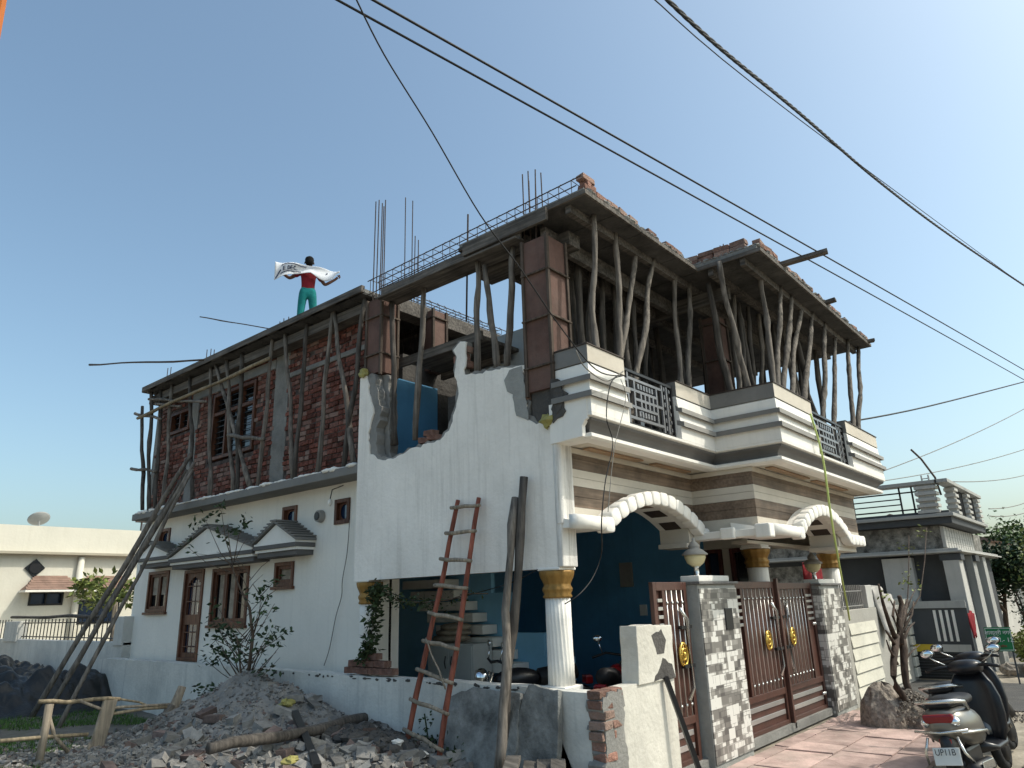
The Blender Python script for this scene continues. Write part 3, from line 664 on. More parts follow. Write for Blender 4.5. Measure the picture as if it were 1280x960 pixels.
# ---- balcony: parapet blocks, base, soffit
PA = [(5.77,4.24),(5.77,3.80),(6.48,3.80)]
PB = [(7.66,3.80),(8.60,3.80),(8.60,2.95),(9.98,2.95)]
PC = [(11.55,2.95),(13.32,2.95),(13.32,4.4)]
capp = [(-.12,4.10),(.0,4.10),(.0,4.285),(-.12,4.285)]
white_p = [(-.12,3.56),(.0,3.56),(.0,3.70),(-.035,3.70)]
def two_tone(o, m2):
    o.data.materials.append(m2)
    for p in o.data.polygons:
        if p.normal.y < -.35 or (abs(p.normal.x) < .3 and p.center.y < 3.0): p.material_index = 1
def parapet(path):
    q = MB(); q.sweep(path, [(-.14,3.56),(-.03,3.56),(-.03,4.10),(-.14,4.10)]); p = hb(q, 'balcony_parapet', whiteclean)
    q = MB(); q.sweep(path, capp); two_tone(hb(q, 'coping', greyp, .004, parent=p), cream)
    q = MB(); q.sweep(path, [(-.13,4.286),(.012,4.286),(.012,4.298),(-.13,4.298)]); hb(q, 'coping_edge', cladbrown, 0, parent=p)
    q = MB()
    q.sweep(path, [(-.028,3.985),(.005,3.955),(-.005,4.085),(-.028,4.098)])
    q.sweep(path, [(-.028,3.80),(.02,3.785),(.0,3.91),(-.028,3.92)])
    q.sweep(path, [(-.028,3.56),(.02,3.56),(.02,3.725),(-.028,3.74)])
    hb(q, 'moulding', whiteclean, .003, parent=p)
    q = MB()
    q.sweep(path, [(-.028,3.918),(.055,3.888),(.055,3.945),(.005,3.953),(-.028,3.984)]); q.sweep(path, [(-.028,3.745),(.065,3.712),(.065,3.772),(.02,3.783),(-.028,3.798)])
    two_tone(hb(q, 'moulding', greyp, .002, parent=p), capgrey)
for P_ in (PA, PB, PC): parapet(P_)
BASE = [(5.77,4.24),(5.77,3.80),(8.60,3.80),(8.60,2.95),(13.32,2.95),(13.32,4.4)]
q = MB(); q.sweep(BASE, [(-.25,3.51),(-.02,3.51),(.02,3.53),(.022,3.558),(-.25,3.558)]); bs = hb(q, 'balcony_base', whiteclean)
q = MB(); q.sweep(BASE, [(-.2,3.385),(-.10,3.385),(-.095,3.42),(-.06,3.46),(-.01,3.49),(-.0,3.509),(-.2,3.509)]); hb(q, 'cove', ledgegrey, 0, False, parent=bs)
q = MB(); q.sweep(BASE, [(-.2,3.31),(-.06,3.31),(-.03,3.33),(-.03,3.365),(-.09,3.384),(-.2,3.384)]); hb(q, 'cornice', whiteclean, 0, parent=bs)
hb(MB().prism([(3.90,3.33),(4.30,3.31),(4.30,3.725),(3.83,3.725),(3.83,3.50),(3.86,3.49),(3.90,3.44)], 'X', 5.742, 5.80), 'slab_side', whiteclean, parent=bs)
flo = [(5.9,4.6),(5.9,3.95),(8.75,3.95),(8.75,3.10),(13.2,3.10),(13.2,6.6),(9.5,6.6),(5.9,6.6)]
hb(MB().prism(flo, 'Z', 3.322, 3.35), 'balcony_soffit', cream)
hb(MB().prism(flo, 'Z', 3.46, 3.555), 'balcony_floor', conc)
q = MB()
for a in ((6.2,7.3,4.02,4.12),(7.6,8.5,4.02,4.12),(9.0,10.4,3.14,3.24),(10.7,12.2,3.14,3.24)): hb(B(a[0],a[1],a[2]+.1,a[3]+.1,3.300,3.316), 'soffit_panel', MATS.get('brown_soffit_panel') or mat('brown_soffit_panel', (.36,.24,.15), .6, .15, 2, .1))
# ---- striped lintel wall
LP = [(5.93,4.26),(8.74,4.26),(8.74,3.42),(13.05,3.42),(13.05,6.5)]
def bandwall(z0, z1, m, d=0, name='cladding_band'):
    q = MB(); q.sweep(LP, [(-.18,z0),(d,z0),(d,z1),(-.18,z1)]); return hb(q, name, m, 0)
ARCH1 = (6.38, 8.56, 2.46, .36); ARCH2 = (9.6, 11.7, 2.46, .36)
def arch_z(A_, x): t_ = min(1, max(0, (x-A_[0])/(A_[1]-A_[0]))); return A_[2]+A_[3]*math.sin(math.pi*t_)**.8
for (z0, z1, m_q) in ((2.52,2.69,cream),(2.692,2.80,stripe)):
    for path_ in ([(5.93,4.26),(ARCH1[0],4.26)], [(ARCH1[1],4.26),(8.74,4.26),(8.74,3.42),(ARCH2[0],3.42)], [(ARCH2[1],3.42),(13.05,3.42),(13.05,6.5)]):
        q = MB(); q.sweep(path_, [(-.18,z0),(0,z0),(0,z1),(-.18,z1)]); hb(q, 'cladding_band', m_q, 0)
    for A_, Y_ in ((ARCH1,4.26),(ARCH2,3.42)):
        q = MB(); n = 24
        for k in range(n):
            xa_ = A_[0]+(A_[1]-A_[0])*k/n; xb_ = A_[0]+(A_[1]-A_[0])*(k+1)/n; za_ = max(z0, arch_z(A_,xa_)+.05); zb_ = max(z0, arch_z(A_,xb_)+.05)
            if za_ > z1-.004 and zb_ > z1-.004: continue
            q.prism([(xa_,min(za_,z1-.001)),(xb_,min(zb_,z1-.001)),(xb_,z1),(xa_,z1)], 'Y', Y_, Y_+.3)
        hb(q, 'spandrel', m_q, 0)
bandwall(2.804,2.908,stripe)
bandwall(2.912,3.00,cream); bandwall(3.004,3.088,cream); bandwall(3.092,3.20,stripe); bandwall(3.204,3.25,stripe); bandwall(3.252,3.308,cream,.02)
# ---- columns
def column(x, y, zt, zb=1.0, r_=.125, up=0):
    zc = 1.80+up
    q = MB(); q.lathe([(r_*.98,zb),(r_*.97,zb+(zc-zb)*.25),(r_*.95,zb+(zc-zb)*.5),(r_*.95,zb+(zc-zb)*.75),(r_*.94,zc)], (x,y,0), 96, .05, 20, 7)
    c = hb(q, 'column', whiteclean, 0, True)
    q = MB(); q.lathe([(r_*a, zc+b_) for a, b_ in ((1.06,0),(1.12,.015),(1.02,.04),(1.14,.07),(1.16,.09),(1.02,.12),(1.05,.14),(1.28,.2),(1.36,.245),(1.32,.26))], (x,y,0), 48, .03, 12)
    hb(q, 'capital', gold, 0, True, parent=c)
    q = MB(); q.box(x-r_*1.1,x+r_*1.1,y-r_*1.1,y+r_*1.1,zc+.262,zc+.29)
    if zt > zc+.3: q.box(x-r_,x+r_,y-r_,y+r_,zc+.292,zt)
    hb(q, 'column_head', whiteclean, .01, parent=c)
    q = MB(); q.box(x-r_*1.15,x+r_*1.15,y-r_*1.15,y+r_*1.15,zb-.1,zb); hb(q, 'plinth', whiteclean, .01, parent=c)
column(5.90,4.42,3.3,1.0,.128); column(5.90,7.34,2.07,1.0,.12); column(10.42,4.17,2.45,.3,.15,.33); column(13.75,4.17,2.5,.3,.15,.36)
# engaged corner shaft above the corner column, with run marks
q = MB(); q.box(5.765,6.02,4.235,4.30,2.09,3.50); q.tube([(5.80,4.26,2.5),(5.80,4.26,3.5)], .045, 16); hb(q, 'corner_shaft', mat('streaked_plaster', (.72,.70,.66), .85, .12, 1.2, .3, 25, streak=1.0, streak_col=(.15,.13,.11), slo=.47), .012)
# ---- arched canopies with scalloped rims
def canopy(x0, x1, yo, yi, zf, rise, xa, xb):
    """flat from x0 to xa, arch xa..xb, flat to x1"""
    pts = []; n = 20
    pts.append((x0, zf)); 
    for k in range(n+1):
        t = k/n; pts.append((xa+(xb-xa)*t, zf+rise*math.sin(math.pi*t)**.8))
    pts.append((x1, zf))
    q = MB(); th = .075
    for (a, za), (b_, zb) in zip(pts, pts[1:]):
        if b_-a < 1e-3: continue
        q.add([(a,yo,za),(b_,yo,zb),(b_,yi,zb),(a,yi,za),(a,yo,za+th),(b_,yo,zb+th),(b_,yi,zb+th+.10),(a,yi,za+th+.10)], [(0,3,2,1),(4,5,6,7),(0,1,5,4),(2,3,7,6)])
    (a, za), (b_, zb) = pts[0], pts[-1]
    q.add([(a-.001,yo,za),(a-.001,yi,za),(a-.001,yi,za+th+.1),(a-.001,yo,za+th)], [(0,1,2,3)]); q.add([(b_+.001,yo,zb),(b_+.001,yi,zb),(b_+.001,yi,zb+th+.1),(b_+.001,yo,zb+th)], [(0,1,2,3)])
    c = hb(q, 'arched_canopy', whiteclean)
    q = MB(); d = .0
    # rim beads follow the outline
    P_ = [Vector((a, z)) for a, z in pts]; L_ = 0; seg = []
    for a, b_ in zip(P_, P_[1:]): seg.append((L_, (b_-a).length, a, b_)); L_ += (b_-a).length
    s0 = 0; k = 0
    def at_(s):
        for l0, l, a, b_ in seg:
            if s <= l0+l+1e-6: t = (s-l0)/max(l,1e-6); return a.lerp(b_, t), (b_-a).normalized()
        return P_[-1], Vector((1,0))
    flat = xa-x0-.1
    if flat > .15:
        q.prism([(yo-.002,zf-.01),(yo-.08,zf-.01),(yo-.11,zf+.03),(yo-.11,zf+.09),(yo-.08,zf+.125),(yo-.002,zf+.125)], 'X', x0-.02, x0+flat)
        s0 = flat
    while s0 < L_-.02:
        p, dr = at_(s0+.08); nr = Vector((-dr.y, dr.x)); c0 = p+nr*.05
        a = (c0.x-dr.x*.0, yo-.002, c0.y); 
        # bead: tapered drum pointing outward
        prof = [(yo+.02,.09),(yo-.085,.09),(yo-.10,.086),(yo-.106,.076)]
        vs = []; m = 20
        for (yy, rr) in prof:
            for j in range(m):
                t = 6.283*j/m; ct = math.copysign(abs(math.cos(t))**.5, math.cos(t)); st_ = math.copysign(abs(math.sin(t))**.5, math.sin(t))*.9; vs.append((c0.x+dr.x*rr*ct-dr.y*rr*st_, yy, c0.y+dr.y*rr*ct+dr.x*rr*st_))
        q.add(vs, [(i*m+j, i*m+(j+1)%m, (i+1)*m+(j+1)%m, (i+1)*m+j) for i in range(3) for j in range(m)]+[tuple(3*m+j for j in range(m))])
        s0 += .184
    hb(q, 'scalloped_rim', whiteclean, 0, True, parent=c)
    for k in range(5):
        q = MB(); t = .12+.17*k+.03; tt = t+.10
        a, za = xa+(xb-xa)*t, zf+rise*math.sin(math.pi*t)**.8; b_, zb = xa+(xb-xa)*tt, zf+rise*math.sin(math.pi*tt)**.8
        q.add([(a,yo+.12,za-.004),(b_,yo+.12,zb-.004),(b_,yi-.09,zb-.004),(a,yi-.09,za-.004)], [(0,1,2,3)]); hb(q, 'coffer', cladbrown, 0, parent=c)
    q = MB(); 
    cv = [(xb-.20+.20*k/4, zf+rise*math.sin(math.pi*(1-(.20*(1-k/4))/(xb-xa)))**.8-.003) for k in range(4)]+[(xb, zf-.002)]
    q.prism([(xb-.20, zf-.05)]+cv+[(x1, zf-.002),(x1, zf-.05)], 'Y', yo+.03, yi-.002)
    q.box(xb-.26, x1, yo+.04, yi, zf-.11, zf-.052)
    hb(q, 'corbel', cream, .004, parent=c)
canopy(5.79, 8.66, 4.14, 4.58, 2.46, .36, 6.38, 8.56)
canopy(8.66, 12.4, 3.28, 3.74, 2.46, .36, 9.6, 11.7)
# straight canopy piece running back between the two arches, and lintel beam
q = MB(); q.box(8.50,8.75,3.28,4.26,2.44,2.53); st = hb(q, 'arched_canopy', whiteclean, .01)
hb(B(8.44,8.60,3.17,3.36,2.41,2.575), 'block', whiteclean, .02, parent=st); hb(B(8.44,8.52,3.62,3.80,2.42,2.56), 'block', whiteclean, .02, parent=st)
hb(B(9.9,14.3,4.06,4.30,2.452,2.50), 'lintel_beam', cream, .006)

# ---- porch interior
hb(B(10.8,11.0,5.16,9.5,0,3.3), 'blue_wall', blue)
hb(B(8.21,10.8,9.3,9.5,0,3.3), 'blue_wall', bluelit)
hb(B(6.35,10.8,9.5,9.6,0,3.3), 'white_wall', white)
hb(B(5.98,6.149,7.502,7.58,.0,2.6), 'side_wall', white); hb(B(6.36,6.52,7.5,7.58,.0,2.6), 'side_wall', white)
hb(MB().prism([(9.6,.1),(9.6,2.9),(7.3,2.9),(7.3,1.9),(6.9,1.9),(6.9,1.35),(6.35,1.35),(6.35,1.05),(5.9,1.05),(5.9,.1)], 'X', 8.12, 8.2), 'blue_wall', bluelit)
hb(B(5.9,13.0,3.9,9.5,.0,.10), 'porch_floor', conc)
hb(MB().prism([(8.0,4.46),(13,4.46),(13,9.6),(8.0,9.6)], 'Z', 3.20, 3.28), 'porch_ceiling', cream)
q = MB(); q.box(10.8,11.0,4.50,5.16,0,.95); q.box(10.8,11.0,4.74,4.86,.95,2.45); q.box(10.8,11.0,4.50,5.16,2.45,3.2)
hb(q, 'clad_wall', cream, .01)
for (y0, y1, gm) in ((4.87,5.15,glassblue),(4.34,4.73,glass)):
    fr = MB(); fr.box(10.77,10.9,y0,y0+.05,.95,2.45); fr.box(10.77,10.9,y1-.05,y1,.95,2.45); fr.box(10.77,10.9,y0+.05,y1-.05,2.39,2.45); fr.box(10.77,10.9,y0+.05,y1-.05,.95,1.0)
    if y1-y0 > .4: 
        for k in (1,2,3): fr.box(10.78,10.85,y0+(y1-y0)*k/4-.02,y0+(y1-y0)*k/4+.02,1.0,2.39)
    f = hb(fr, 'window', winred, .004); hb(B(10.86,10.87,y0,y1,.95,2.45), 'pane', gm, parent=f)
hb(B(11.6,13.3,5.6,5.75,0,3.3), 'veranda_wall', cream)
q = MB(); q.box(11.9,12.9,5.55,5.6,1.0,2.35); f = hb(q, 'window', winred, .004); hb(B(11.98,12.82,5.54,5.549,1.08,2.27), 'pane', glass, parent=f)
hb(B(10.75,10.8,6.48,6.72,1.94,2.34), 'meter_box', capgrey, .006); hb(B(10.77,10.8,6.26,6.39,1.48,1.65), 'switch_plate', whiteclean, .004)
# stair flight seen under the wall (treads climb to the left)
q = MB()
for k in range(8):
    yr = 7.95-.19*k; q.box(7.80,8.11,yr,yr+.95,2.0-.165*k,2.125-.165*k)
hb(q, 'staircase', whiteclean, .006)
print('house done')

# ================================================================== BOUNDARY WALLS, GATES
def solo(root, mb, name, m, bevel=0, smooth=False, parent=None):
    o = mb.build(name, m, parent or root, smooth, bevel)
    o.matrix_parent_inverse = Matrix.Translation(-Vector(root.location)) if not parent else Matrix.Identity(4)
    return o
t = thing('boundary_wall', 'low white streaked plot wall running along the house under the columns to its broken brick end', 'wall', loc=(5.65,3.9,0))
poly = [(3.92,-.1),(14.6,-.1),(14.6,1.0)]
r = random.Random(31); y = 14.5
while y > 4.6: y -= r.uniform(.08,.2); poly.append((y, 1.0+.002*(y-4)+r.uniform(-.012,.006)))
poly += [(4.62,1.0),(4.6,.99),(3.92,.985)]
solo(t, MB().prism(poly, 'X', 5.62, 5.82), 'side_wall', lowwhite)
q = MB(); q.prism([(5.86,-.1),(6.93,-.1),(6.93,.99),(6.2,1.01),(5.90,1.0),(5.88,.9),(5.96,.83),(5.92,.75),(5.86,.66),(5.93,.58),(5.83,.5),(5.9,.4),(5.84,.28),(5.88,.1)], 'Y', 3.78, 3.93); solo(t, q, 'front_wall', lowwhite_sun)
q = MB(); r = random.Random(33); z = .02
while z < .95:
    for i in range(2):
        q.obox((5.69+.17*i+r.uniform(-.02,.02), 3.86+r.uniform(-.02,.03), z+.04), .17,.15+r.uniform(-.03,.02),.07,(0,0,r.uniform(-.1,.1)),.1,r)
    z += .083
solo(t, q, 'exposed_brick', brickpale, .01)
q = MB(); q.prism(jag([(5.60,-.1),(5.95,-.1),(5.95,.98),(5.63,.96)], .05, .03, r), 'Y', 3.772, 3.95); solo(t, q, 'wall_core', conc)
q = MB()
for _ in range(40):
    y = r.uniform(4.7,9.5); q.ell((5.618,y,.985+r.uniform(-.015,.01)), .006, r.uniform(.01,.05), r.uniform(.006,.016), 7, 4, None, .3, r)
solo(t, q, 'chipped_edge', darkconc)
# white block left standing on the front wall
t = tag(MB().prism(jag([(6.22,.995),(6.94,.995),(6.94,1.50),(6.25,1.52)], .09, .012, random.Random(4), lock=(0,)), 'Y', 3.76, 3.95)  .build('broken_wall_block', lowwhite_sun, None, False, .006), 'short white plastered stub of wall with dark patches, standing on the low front wall', 'wall')
q = MB(); q.prism(jag([(6.52,1.42),(6.72,1.47),(6.80,1.36),(6.74,1.24),(6.60,1.24)], .05, .012, random.Random(3)), 'Y', 3.7575, 3.77); q.prism(jag([(6.50,1.0),(6.93,1.0),(6.88,1.13),(6.70,1.20)], .05, .012, random.Random(5)), 'Y', 3.7575, 3.77); q.build('exposed_render', darkconc, t)
# side wicket gate
def gate_leaf(t, x0, x1, z0, z1, y, nb, wid, mirror=False):
    f = MB(); w = .07
    f.box(x0,x0+w,y,y+.05,z0,z1); f.box(x1-w,x1,y,y+.05,z0,z1); f.box(x0+w,x1-w,y,y+.05,z1-.09,z1); f.box(x0+w,x1-w,y,y+.05,z0,z0+.12); f.box(x0+w,x1-w,y,y+.05,z0+.44,z0+.52)
    fr = solo(t, f, 'gate_leaf', brownm, .006)
    xa, xb = x0+w, x1-w; zt, zm = z1-.09, z0+.52
    # solid backing sheet
    solo(t, B(xa,xb,y+.03,y+.036,z0+.12,z1-.09), 'panel', brownm, parent=fr)
    pl = (xb-xa)*.22; pa, pb = (xa, xa+pl) if not mirror else (xb-pl, xb)      # ladder strip beside the hinges
    ga, gb = (xa+pl+.02, xb) if not mirror else (xa, xb-pl-.02)
    q = MB(); q.box((ga-.05) if not mirror else gb, (ga) if not mirror else gb+.05, y-.008, y+.03, zm, zt); solo(t, q, 'mullion', brownm, .004, parent=fr)
    q = MB(); q2 = MB()
    for k in range(nb):
        x = ga+(gb-ga)*(k+.5)/nb; q.bar((x,y+.005,zm), (x,y+.005,zt), .0075, 8)
        for zz in (zt-.13, zm+.11): q2.ell((x,y+.0,zz), .018,.015,.018, 8, 6); q2.bar((x-.0,y,zz),(x+.025,y,zz+.015),.007,6)
    solo(t, q, 'bars', steelw, 0, True, parent=fr); solo(t, q2, 'knobs', silver, 0, True, parent=fr)
    q = MB()
    for k in range(5): zz = zt-.10-k*.085; q.box(pa+.01,pb-.01,y-.004,y+.022,zz-.018,zz+.018)
    solo(t, q, 'slats', steelw, .003, parent=fr)
    q = MB()
    for zz in (z0+.20,z0+.33): q.box(xa+.05,xb-.05,y+.012,y+.028,zz,zz+.055)
    solo(t, q, 'bottom_slats', steelw, .003, parent=fr)
    q = MB()
    for zz in (zm+.75, z0+.28): 
        xs = pa if not mirror else pb-.12
        for k in range(3): q.ell((xs+.02+.045*k, y-.005, zz), .02,.022,.026, 8, 6)
    solo(t, q, 'hinge_studs', silver, 0, True, parent=fr)
    # brass wheel
    xm = ga+(gb-ga)*(.62 if not mirror else .30); zc = zm+.62
    q = MB(); n = 24; q.tube([(xm+.085*math.cos(k*6.283/n), y-.02, zc+.115*math.sin(k*6.283/n)) for k in range(n+1)], .016, 8, False)
    q.tube([(xm+.045*math.cos(k*6.283/n), y-.022, zc+.06*math.sin(k*6.283/n)) for k in range(n+1)], .012, 8, False); q.ell((xm,y-.03,zc),.022,.02,.03)
    for k in range(8): q.bar((xm,y-.02,zc),(xm+.085*math.cos(k*.785),y-.02,zc+.115*math.sin(k*.785)),.007)
    solo(t, q, 'rosette', brass, 0, True, parent=fr)
    # curved steel handle
    s_ = 1 if not mirror else -1; xh = (x1-.16) if not mirror else (x0+.17)
    q = MB(); q.tube([(xh-.10*s_,y-.03,zm+1.10),(xh+.01*s_,y-.05,zm+.98),(xh+.01*s_,y-.05,zm+.28),(xh-.07*s_,y-.03,zm+.16)], .021, 10); solo(t, q, 'pull_handle', silver, 0, True, parent=fr)
    q = MB()
    for zz in (zm+.88, zm+.48): q.box(xh-.12,xh+.12,y-.045,y+.0,zz,zz+.035)
    solo(t, q, 'handle_bracket', blackm, parent=fr)
t = thing('gate', 'wide brown double leaf metal gate with silver bars between two mosaic pillars', 'gate', loc=(10.6,3.9,0))
gate_leaf(t, 8.83, 10.37, .03, 1.93, 3.95, 8, 1); gate_leaf(t, 10.41, 11.93, .03, 1.91, 3.95, 8, 1, True)
q = MB(); q.box(10.36,10.42,3.90,3.95,.03,1.97); solo(t, q, 'meeting_stile', brownm, .006)
t = thing('gate', 'narrow brown wicket gate left of the grey pillar, partly behind the broken white wall', 'gate', loc=(7.4,4,0))
gate_leaf(t, 6.96, 7.72, .03, 1.93, 3.95, 4, 1)
# gate pillars
def pillar(x0, x1, y0, y1, h, label):
    t = thing('gate_pillar', label, 'pillar', 'tiled pillars of the main gate', loc=((x0+x1)/2,(y0+y1)/2,0))
    solo(t, B(x0,x1,y0,y1,-.05,h), 'shaft', cement, .006)
    solo(t, B(x0+.01,x1-.005,y0-.014,y0-.002,.04,h-.05), 'tiled_face', tiles)
    if x0 > 11: solo(t, B(x0-.012,x0-.002,y0,y1-.02,.02,h-.05), 'tiled_side', tiles)
    q = MB(); q.box(x0-.02,x1+.02,y0-.04,y1+.02,h,h+.03); solo(t, q, 'cap', mat('granite_cap'+str(int(x0)), (.16,.155,.15), .5, .3, 20, .1), .005)
    solo(t, B(x0+.1,x1-.1,y0+.02,y1-.05,h+.031,h+.10), 'lamp_base', whiteclean, .01)
    if x0 < 9: solo(t, B(x1-.42,x1-.22,y0-.03,y0-.015,1.38,1.62), 'name_plate', blackm, .004)
    return t
pillar(7.78, 8.80, 3.84, 4.15, 1.90, 'mosaic tiled gate pillar with grey plain side and black nameplate, left of the wide gate')
pillar(11.95, 12.95, 3.84, 4.15, 1.86, 'mosaic tiled gate pillar at the right end of the wide gate, with tiled side')
def lamp(x, y, z, label):
    t = thing('gate_lamp', label, 'lamp', 'lamps on the gate pillars', loc=(x,y,z))
    q = MB(); q.lathe([(.06,0),(.035,.02),(.03,.10),(.045,.12)], (x,y,z), 20); solo(t, q, 'stem', silver, 0, True)
    q = MB(); q.lathe([(.05,.12),(.10,.16),(.125,.22),(.125,.25)], (x,y,z), 24); solo(t, q, 'shade', lampglass, 0, True)
    q = MB(); q.lathe([(.15,.25),(.155,.262),(.10,.31),(.06,.33),(.065,.345),(.07,.36),(.04,.40),(.018,.42),(.02,.44),(.004,.46)], (x,y,z), 24); solo(t, q, 'lid', capgrey, 0, True)
lamp(8.12, 4.0, 1.99, 'white globe lantern with a pointed lid on the pillar left of the wide gate')
lamp(12.3, 4.0, 1.95, 'white globe lantern with a pointed lid on the far right gate pillar')
# leaning black iron bar
_a = pZ(884,990,0); _b = pY(832,846,3.74); o = MB().beam((0,0,0),_b-_a,.05,.045).build('iron_bar', blackm); o.location = _a; tag(o, 'black iron bar leaning against the broken white wall by the narrow gate', 'bar')
# compound wall right of the gate
t = thing('compound_wall', 'cream compound wall with grey frames and stepped panels to the right of the gate', 'wall', loc=(13,3.9,0))
solo(t, B(12.97,18.0,3.84,4.02,-.1,1.45), 'wall', greywall, .008)
for (a, b_, zt) in ((13.15,14.75,1.25),(15.5,16.6,1.0)):
    q = MB(); n = 6; zb = .05
    for k in range(n):
        z0 = zb+(zt-zb)*k/n; z1 = zb+(zt-zb)*(k+1)/n
        q.add([(a,3.835,z0),(b_,3.835,z0),(b_,3.815,z0+.01),(a,3.815,z0+.01),(a,3.838,z1-.015),(b_,3.838,z1-.015)], [(0,1,2,3),(3,2,5,4),(0,3,4),(1,5,2)])
    solo(t, q, 'stepped_panel', creamwall)
q = MB()
for k in range(7): q.box(17.0,17.9,3.78,3.84,.05+k*.2,.05+k*.2+.17)
q.box(16.9,18.0,3.80,4.1,1.45,1.56); solo(t, q, 'rusticated_end', creamwall, .012)
q = MB(); q.box(14.55,14.95,3.85,4.01,1.45,1.85); solo(t, q, 'post', palehouse, .01)
q = MB()
for k in range(15): x = 13.0+k*.105; q.bar((x,3.93,1.45),(x,3.93,1.86),.012,6)
q.bar((12.95,3.93,1.75),(14.55,3.93,1.75),.015); q.bar((12.95,3.93,1.5),(14.55,3.93,1.5),.015)
solo(t, q, 'railing', greyp)
# cloth bundle thrown over the wall
q = MB(); nx, ny = 16, 14; r = random.Random(3)
for j in range(ny+1):
    for i in range(nx+1):
        u = i/nx; v = j/ny; x = 15.0+1.25*u; s_ = v*1.3-.35
        z = 1.78-.25*u*u+.06*math.sin(u*9) if s_ < 0 else 1.78-.25*u*u+.06*math.sin(u*9)-s_*(.55+.35*math.sin(u*5+1))
        y = 3.95-s_*.1-.13*(s_ > 0)+.05*math.sin(u*14+v*3)+(.18*(-s_) if s_ < 0 else 0)
        q.v.append(Vector((x,y,z+.03*noise.noise(Vector((u*6,v*6,1))))))
q.f = [(j*(nx+1)+i,j*(nx+1)+i+1,(j+1)*(nx+1)+i+1,(j+1)*(nx+1)+i) for j in range(ny) for i in range(nx)]; q.m = [0]*len(q.f)
tag(q.build('draped_cloth', mat('dusty_cloth', (.42,.40,.37), .9, .25, 5, .3, 12), None, True, 0, .02), 'dusty pale cloth draped over the compound wall behind the pruned tree', 'cloth')
# red cloth hanging in the veranda and on the far gate
_c = pY(1016,712,4.6)
for (x, y, z, s_, lab) in ((_c.x,4.6,_c.z-.1,.65,'dark red cloth hanging in the veranda behind the wide gate'),(16.8,2.62,1.15,.35,'red cloth hanging on the side wall of the far grey house')):
    q = MB(); nx, ny = 10, 8
    for j in range(ny+1):
        for i in range(nx+1):
            u, v = i/nx-.5, j/ny; q.v.append(Vector((x+u*s_*1.6*(1-.3*v if s_ > .5 else 1-.5*v), y+.05*math.sin(i*1.7+j*.5)*s_, z+s_*.5*(1-abs(u)*.8)-v*s_*1.3)))
    q.f = [(j*(nx+1)+i,j*(nx+1)+i+1,(j+1)*(nx+1)+i+1,(j+1)*(nx+1)+i) for j in range(ny) for i in range(nx)]; q.m = [0]*len(q.f)
    tag(q.build('hanging_cloth', red_cloth, None, True, 0, .01), lab, 'cloth')

# ================================================================== LEFT NEIGHBOUR
t = thing('railing_wall', 'white boundary wall with black iron railing on top, behind the tarpaulin', 'wall', loc=(6,17,0))
solo(t, B(6.0,6.18,14.62,30,-.1,1.26), 'wall', lowwhite, .01)
q = MB(); q.box(5.97,6.2,14.62,15.0,1.2,1.72); q.box(5.97,6.2,20.5,21.4,1.2,1.66); solo(t, q, 'post', lowwhite, .01)
q = MB()
for k in range(26): y = 15.0+k*.215; q.bar((6.09,y,1.26),(6.09,y,1.70),.011,6)
for z in (1.32,1.62): q.bar((6.09,14.9,z),(6.09,20.6,z),.014)
for k in range(20): y = 21.4+k*.22; q.bar((6.09,y,1.26),(6.09,y,1.70),.011,6)
solo(t, q, 'railing', blackm)
pole('bamboo_pole', (6.02,15.6,1.73), (6.05,21.3,1.76), .035, .03, .02, pole_d, 'dark pole lying along the top of the iron railing', 'pole')
t = thing('neighbour_house', 'long cream single storey house with brown window awnings beyond the railing wall', 'house', loc=(6,24,0))
NY = 24
q = MB(); rects(q, -8, 13, 0, 3.45, [(7.15,8.03,2.05,2.42),(8.45,9.6,1.5,2.17),(3.5,4.6,1.5,2.2)], lambda a,b_,c,d: q.box(a,b_,NY,NY+.2,c,d)); solo(t, q, 'wall', neigh)
solo(t, B(-8,13,NY-.0+.001,NY+.2,3.455,4.27), 'parapet', neigh); solo(t, B(-8,13.05,NY-.25,NY+.19,3.45,3.53), 'eave', neighband, .01)
solo(t, B(-8,13,NY+.2,NY+9,0,3.4), 'rear_body', neigh)
for (x0, x1, z0, z1) in ((7.15,8.03,2.05,2.42),(8.45,9.6,1.5,2.17),(3.5,4.6,1.5,2.2)):
    fr = MB(); fr.box(x0,x0+.05,NY-.02,NY+.1,z0,z1); fr.box(x1-.05,x1,NY-.02,NY+.1,z0,z1); fr.box(x0+.05,x1-.05,NY-.02,NY+.1,z0,z0+.05); fr.box(x0+.05,x1-.05,NY-.02,NY+.1,z1-.05,z1); fr.box((x0+x1)/2-.02,(x0+x1)/2+.02,NY,NY+.08,z0+.05,z1-.05)
    f = solo(t, fr, 'window', blackm); solo(t, B(x0,x1,NY+.11,NY+.12,z0,z1), 'pane', glassblue, parent=f)
for (x0, x1, z0, z1) in ((6.9,8.35,2.45,2.85),(8.3,9.95,2.45,2.85),(3.3,4.8,2.3,2.8)):
    q = MB(); n = 6
    for k in range(n):
        a = k/n; zz = z0+(z1-z0)*a; yo = NY-.55+.55*a; q.obox(((x0+x1)/2, yo+.06, zz+.05), (x1-x0)-.7*a, .16, .035, (.55,0,0))
    q.add([(x0,NY-.5,z0+.02),(x1,NY-.5,z0+.02),(x1-.35,NY-.02,z1),(x0+.35,NY-.02,z1),(x0,NY,z0+.02),(x1,NY,z0+.02)], [(0,1,2,3),(0,3,4),(1,5,2),(0,4,5,1)])
    solo(t, q, 'awning', tilem); solo(t, B(x0-.02,x1+.02,NY-.56,NY,z0-.04,z0+.015), 'awning_edge', whiteclean)
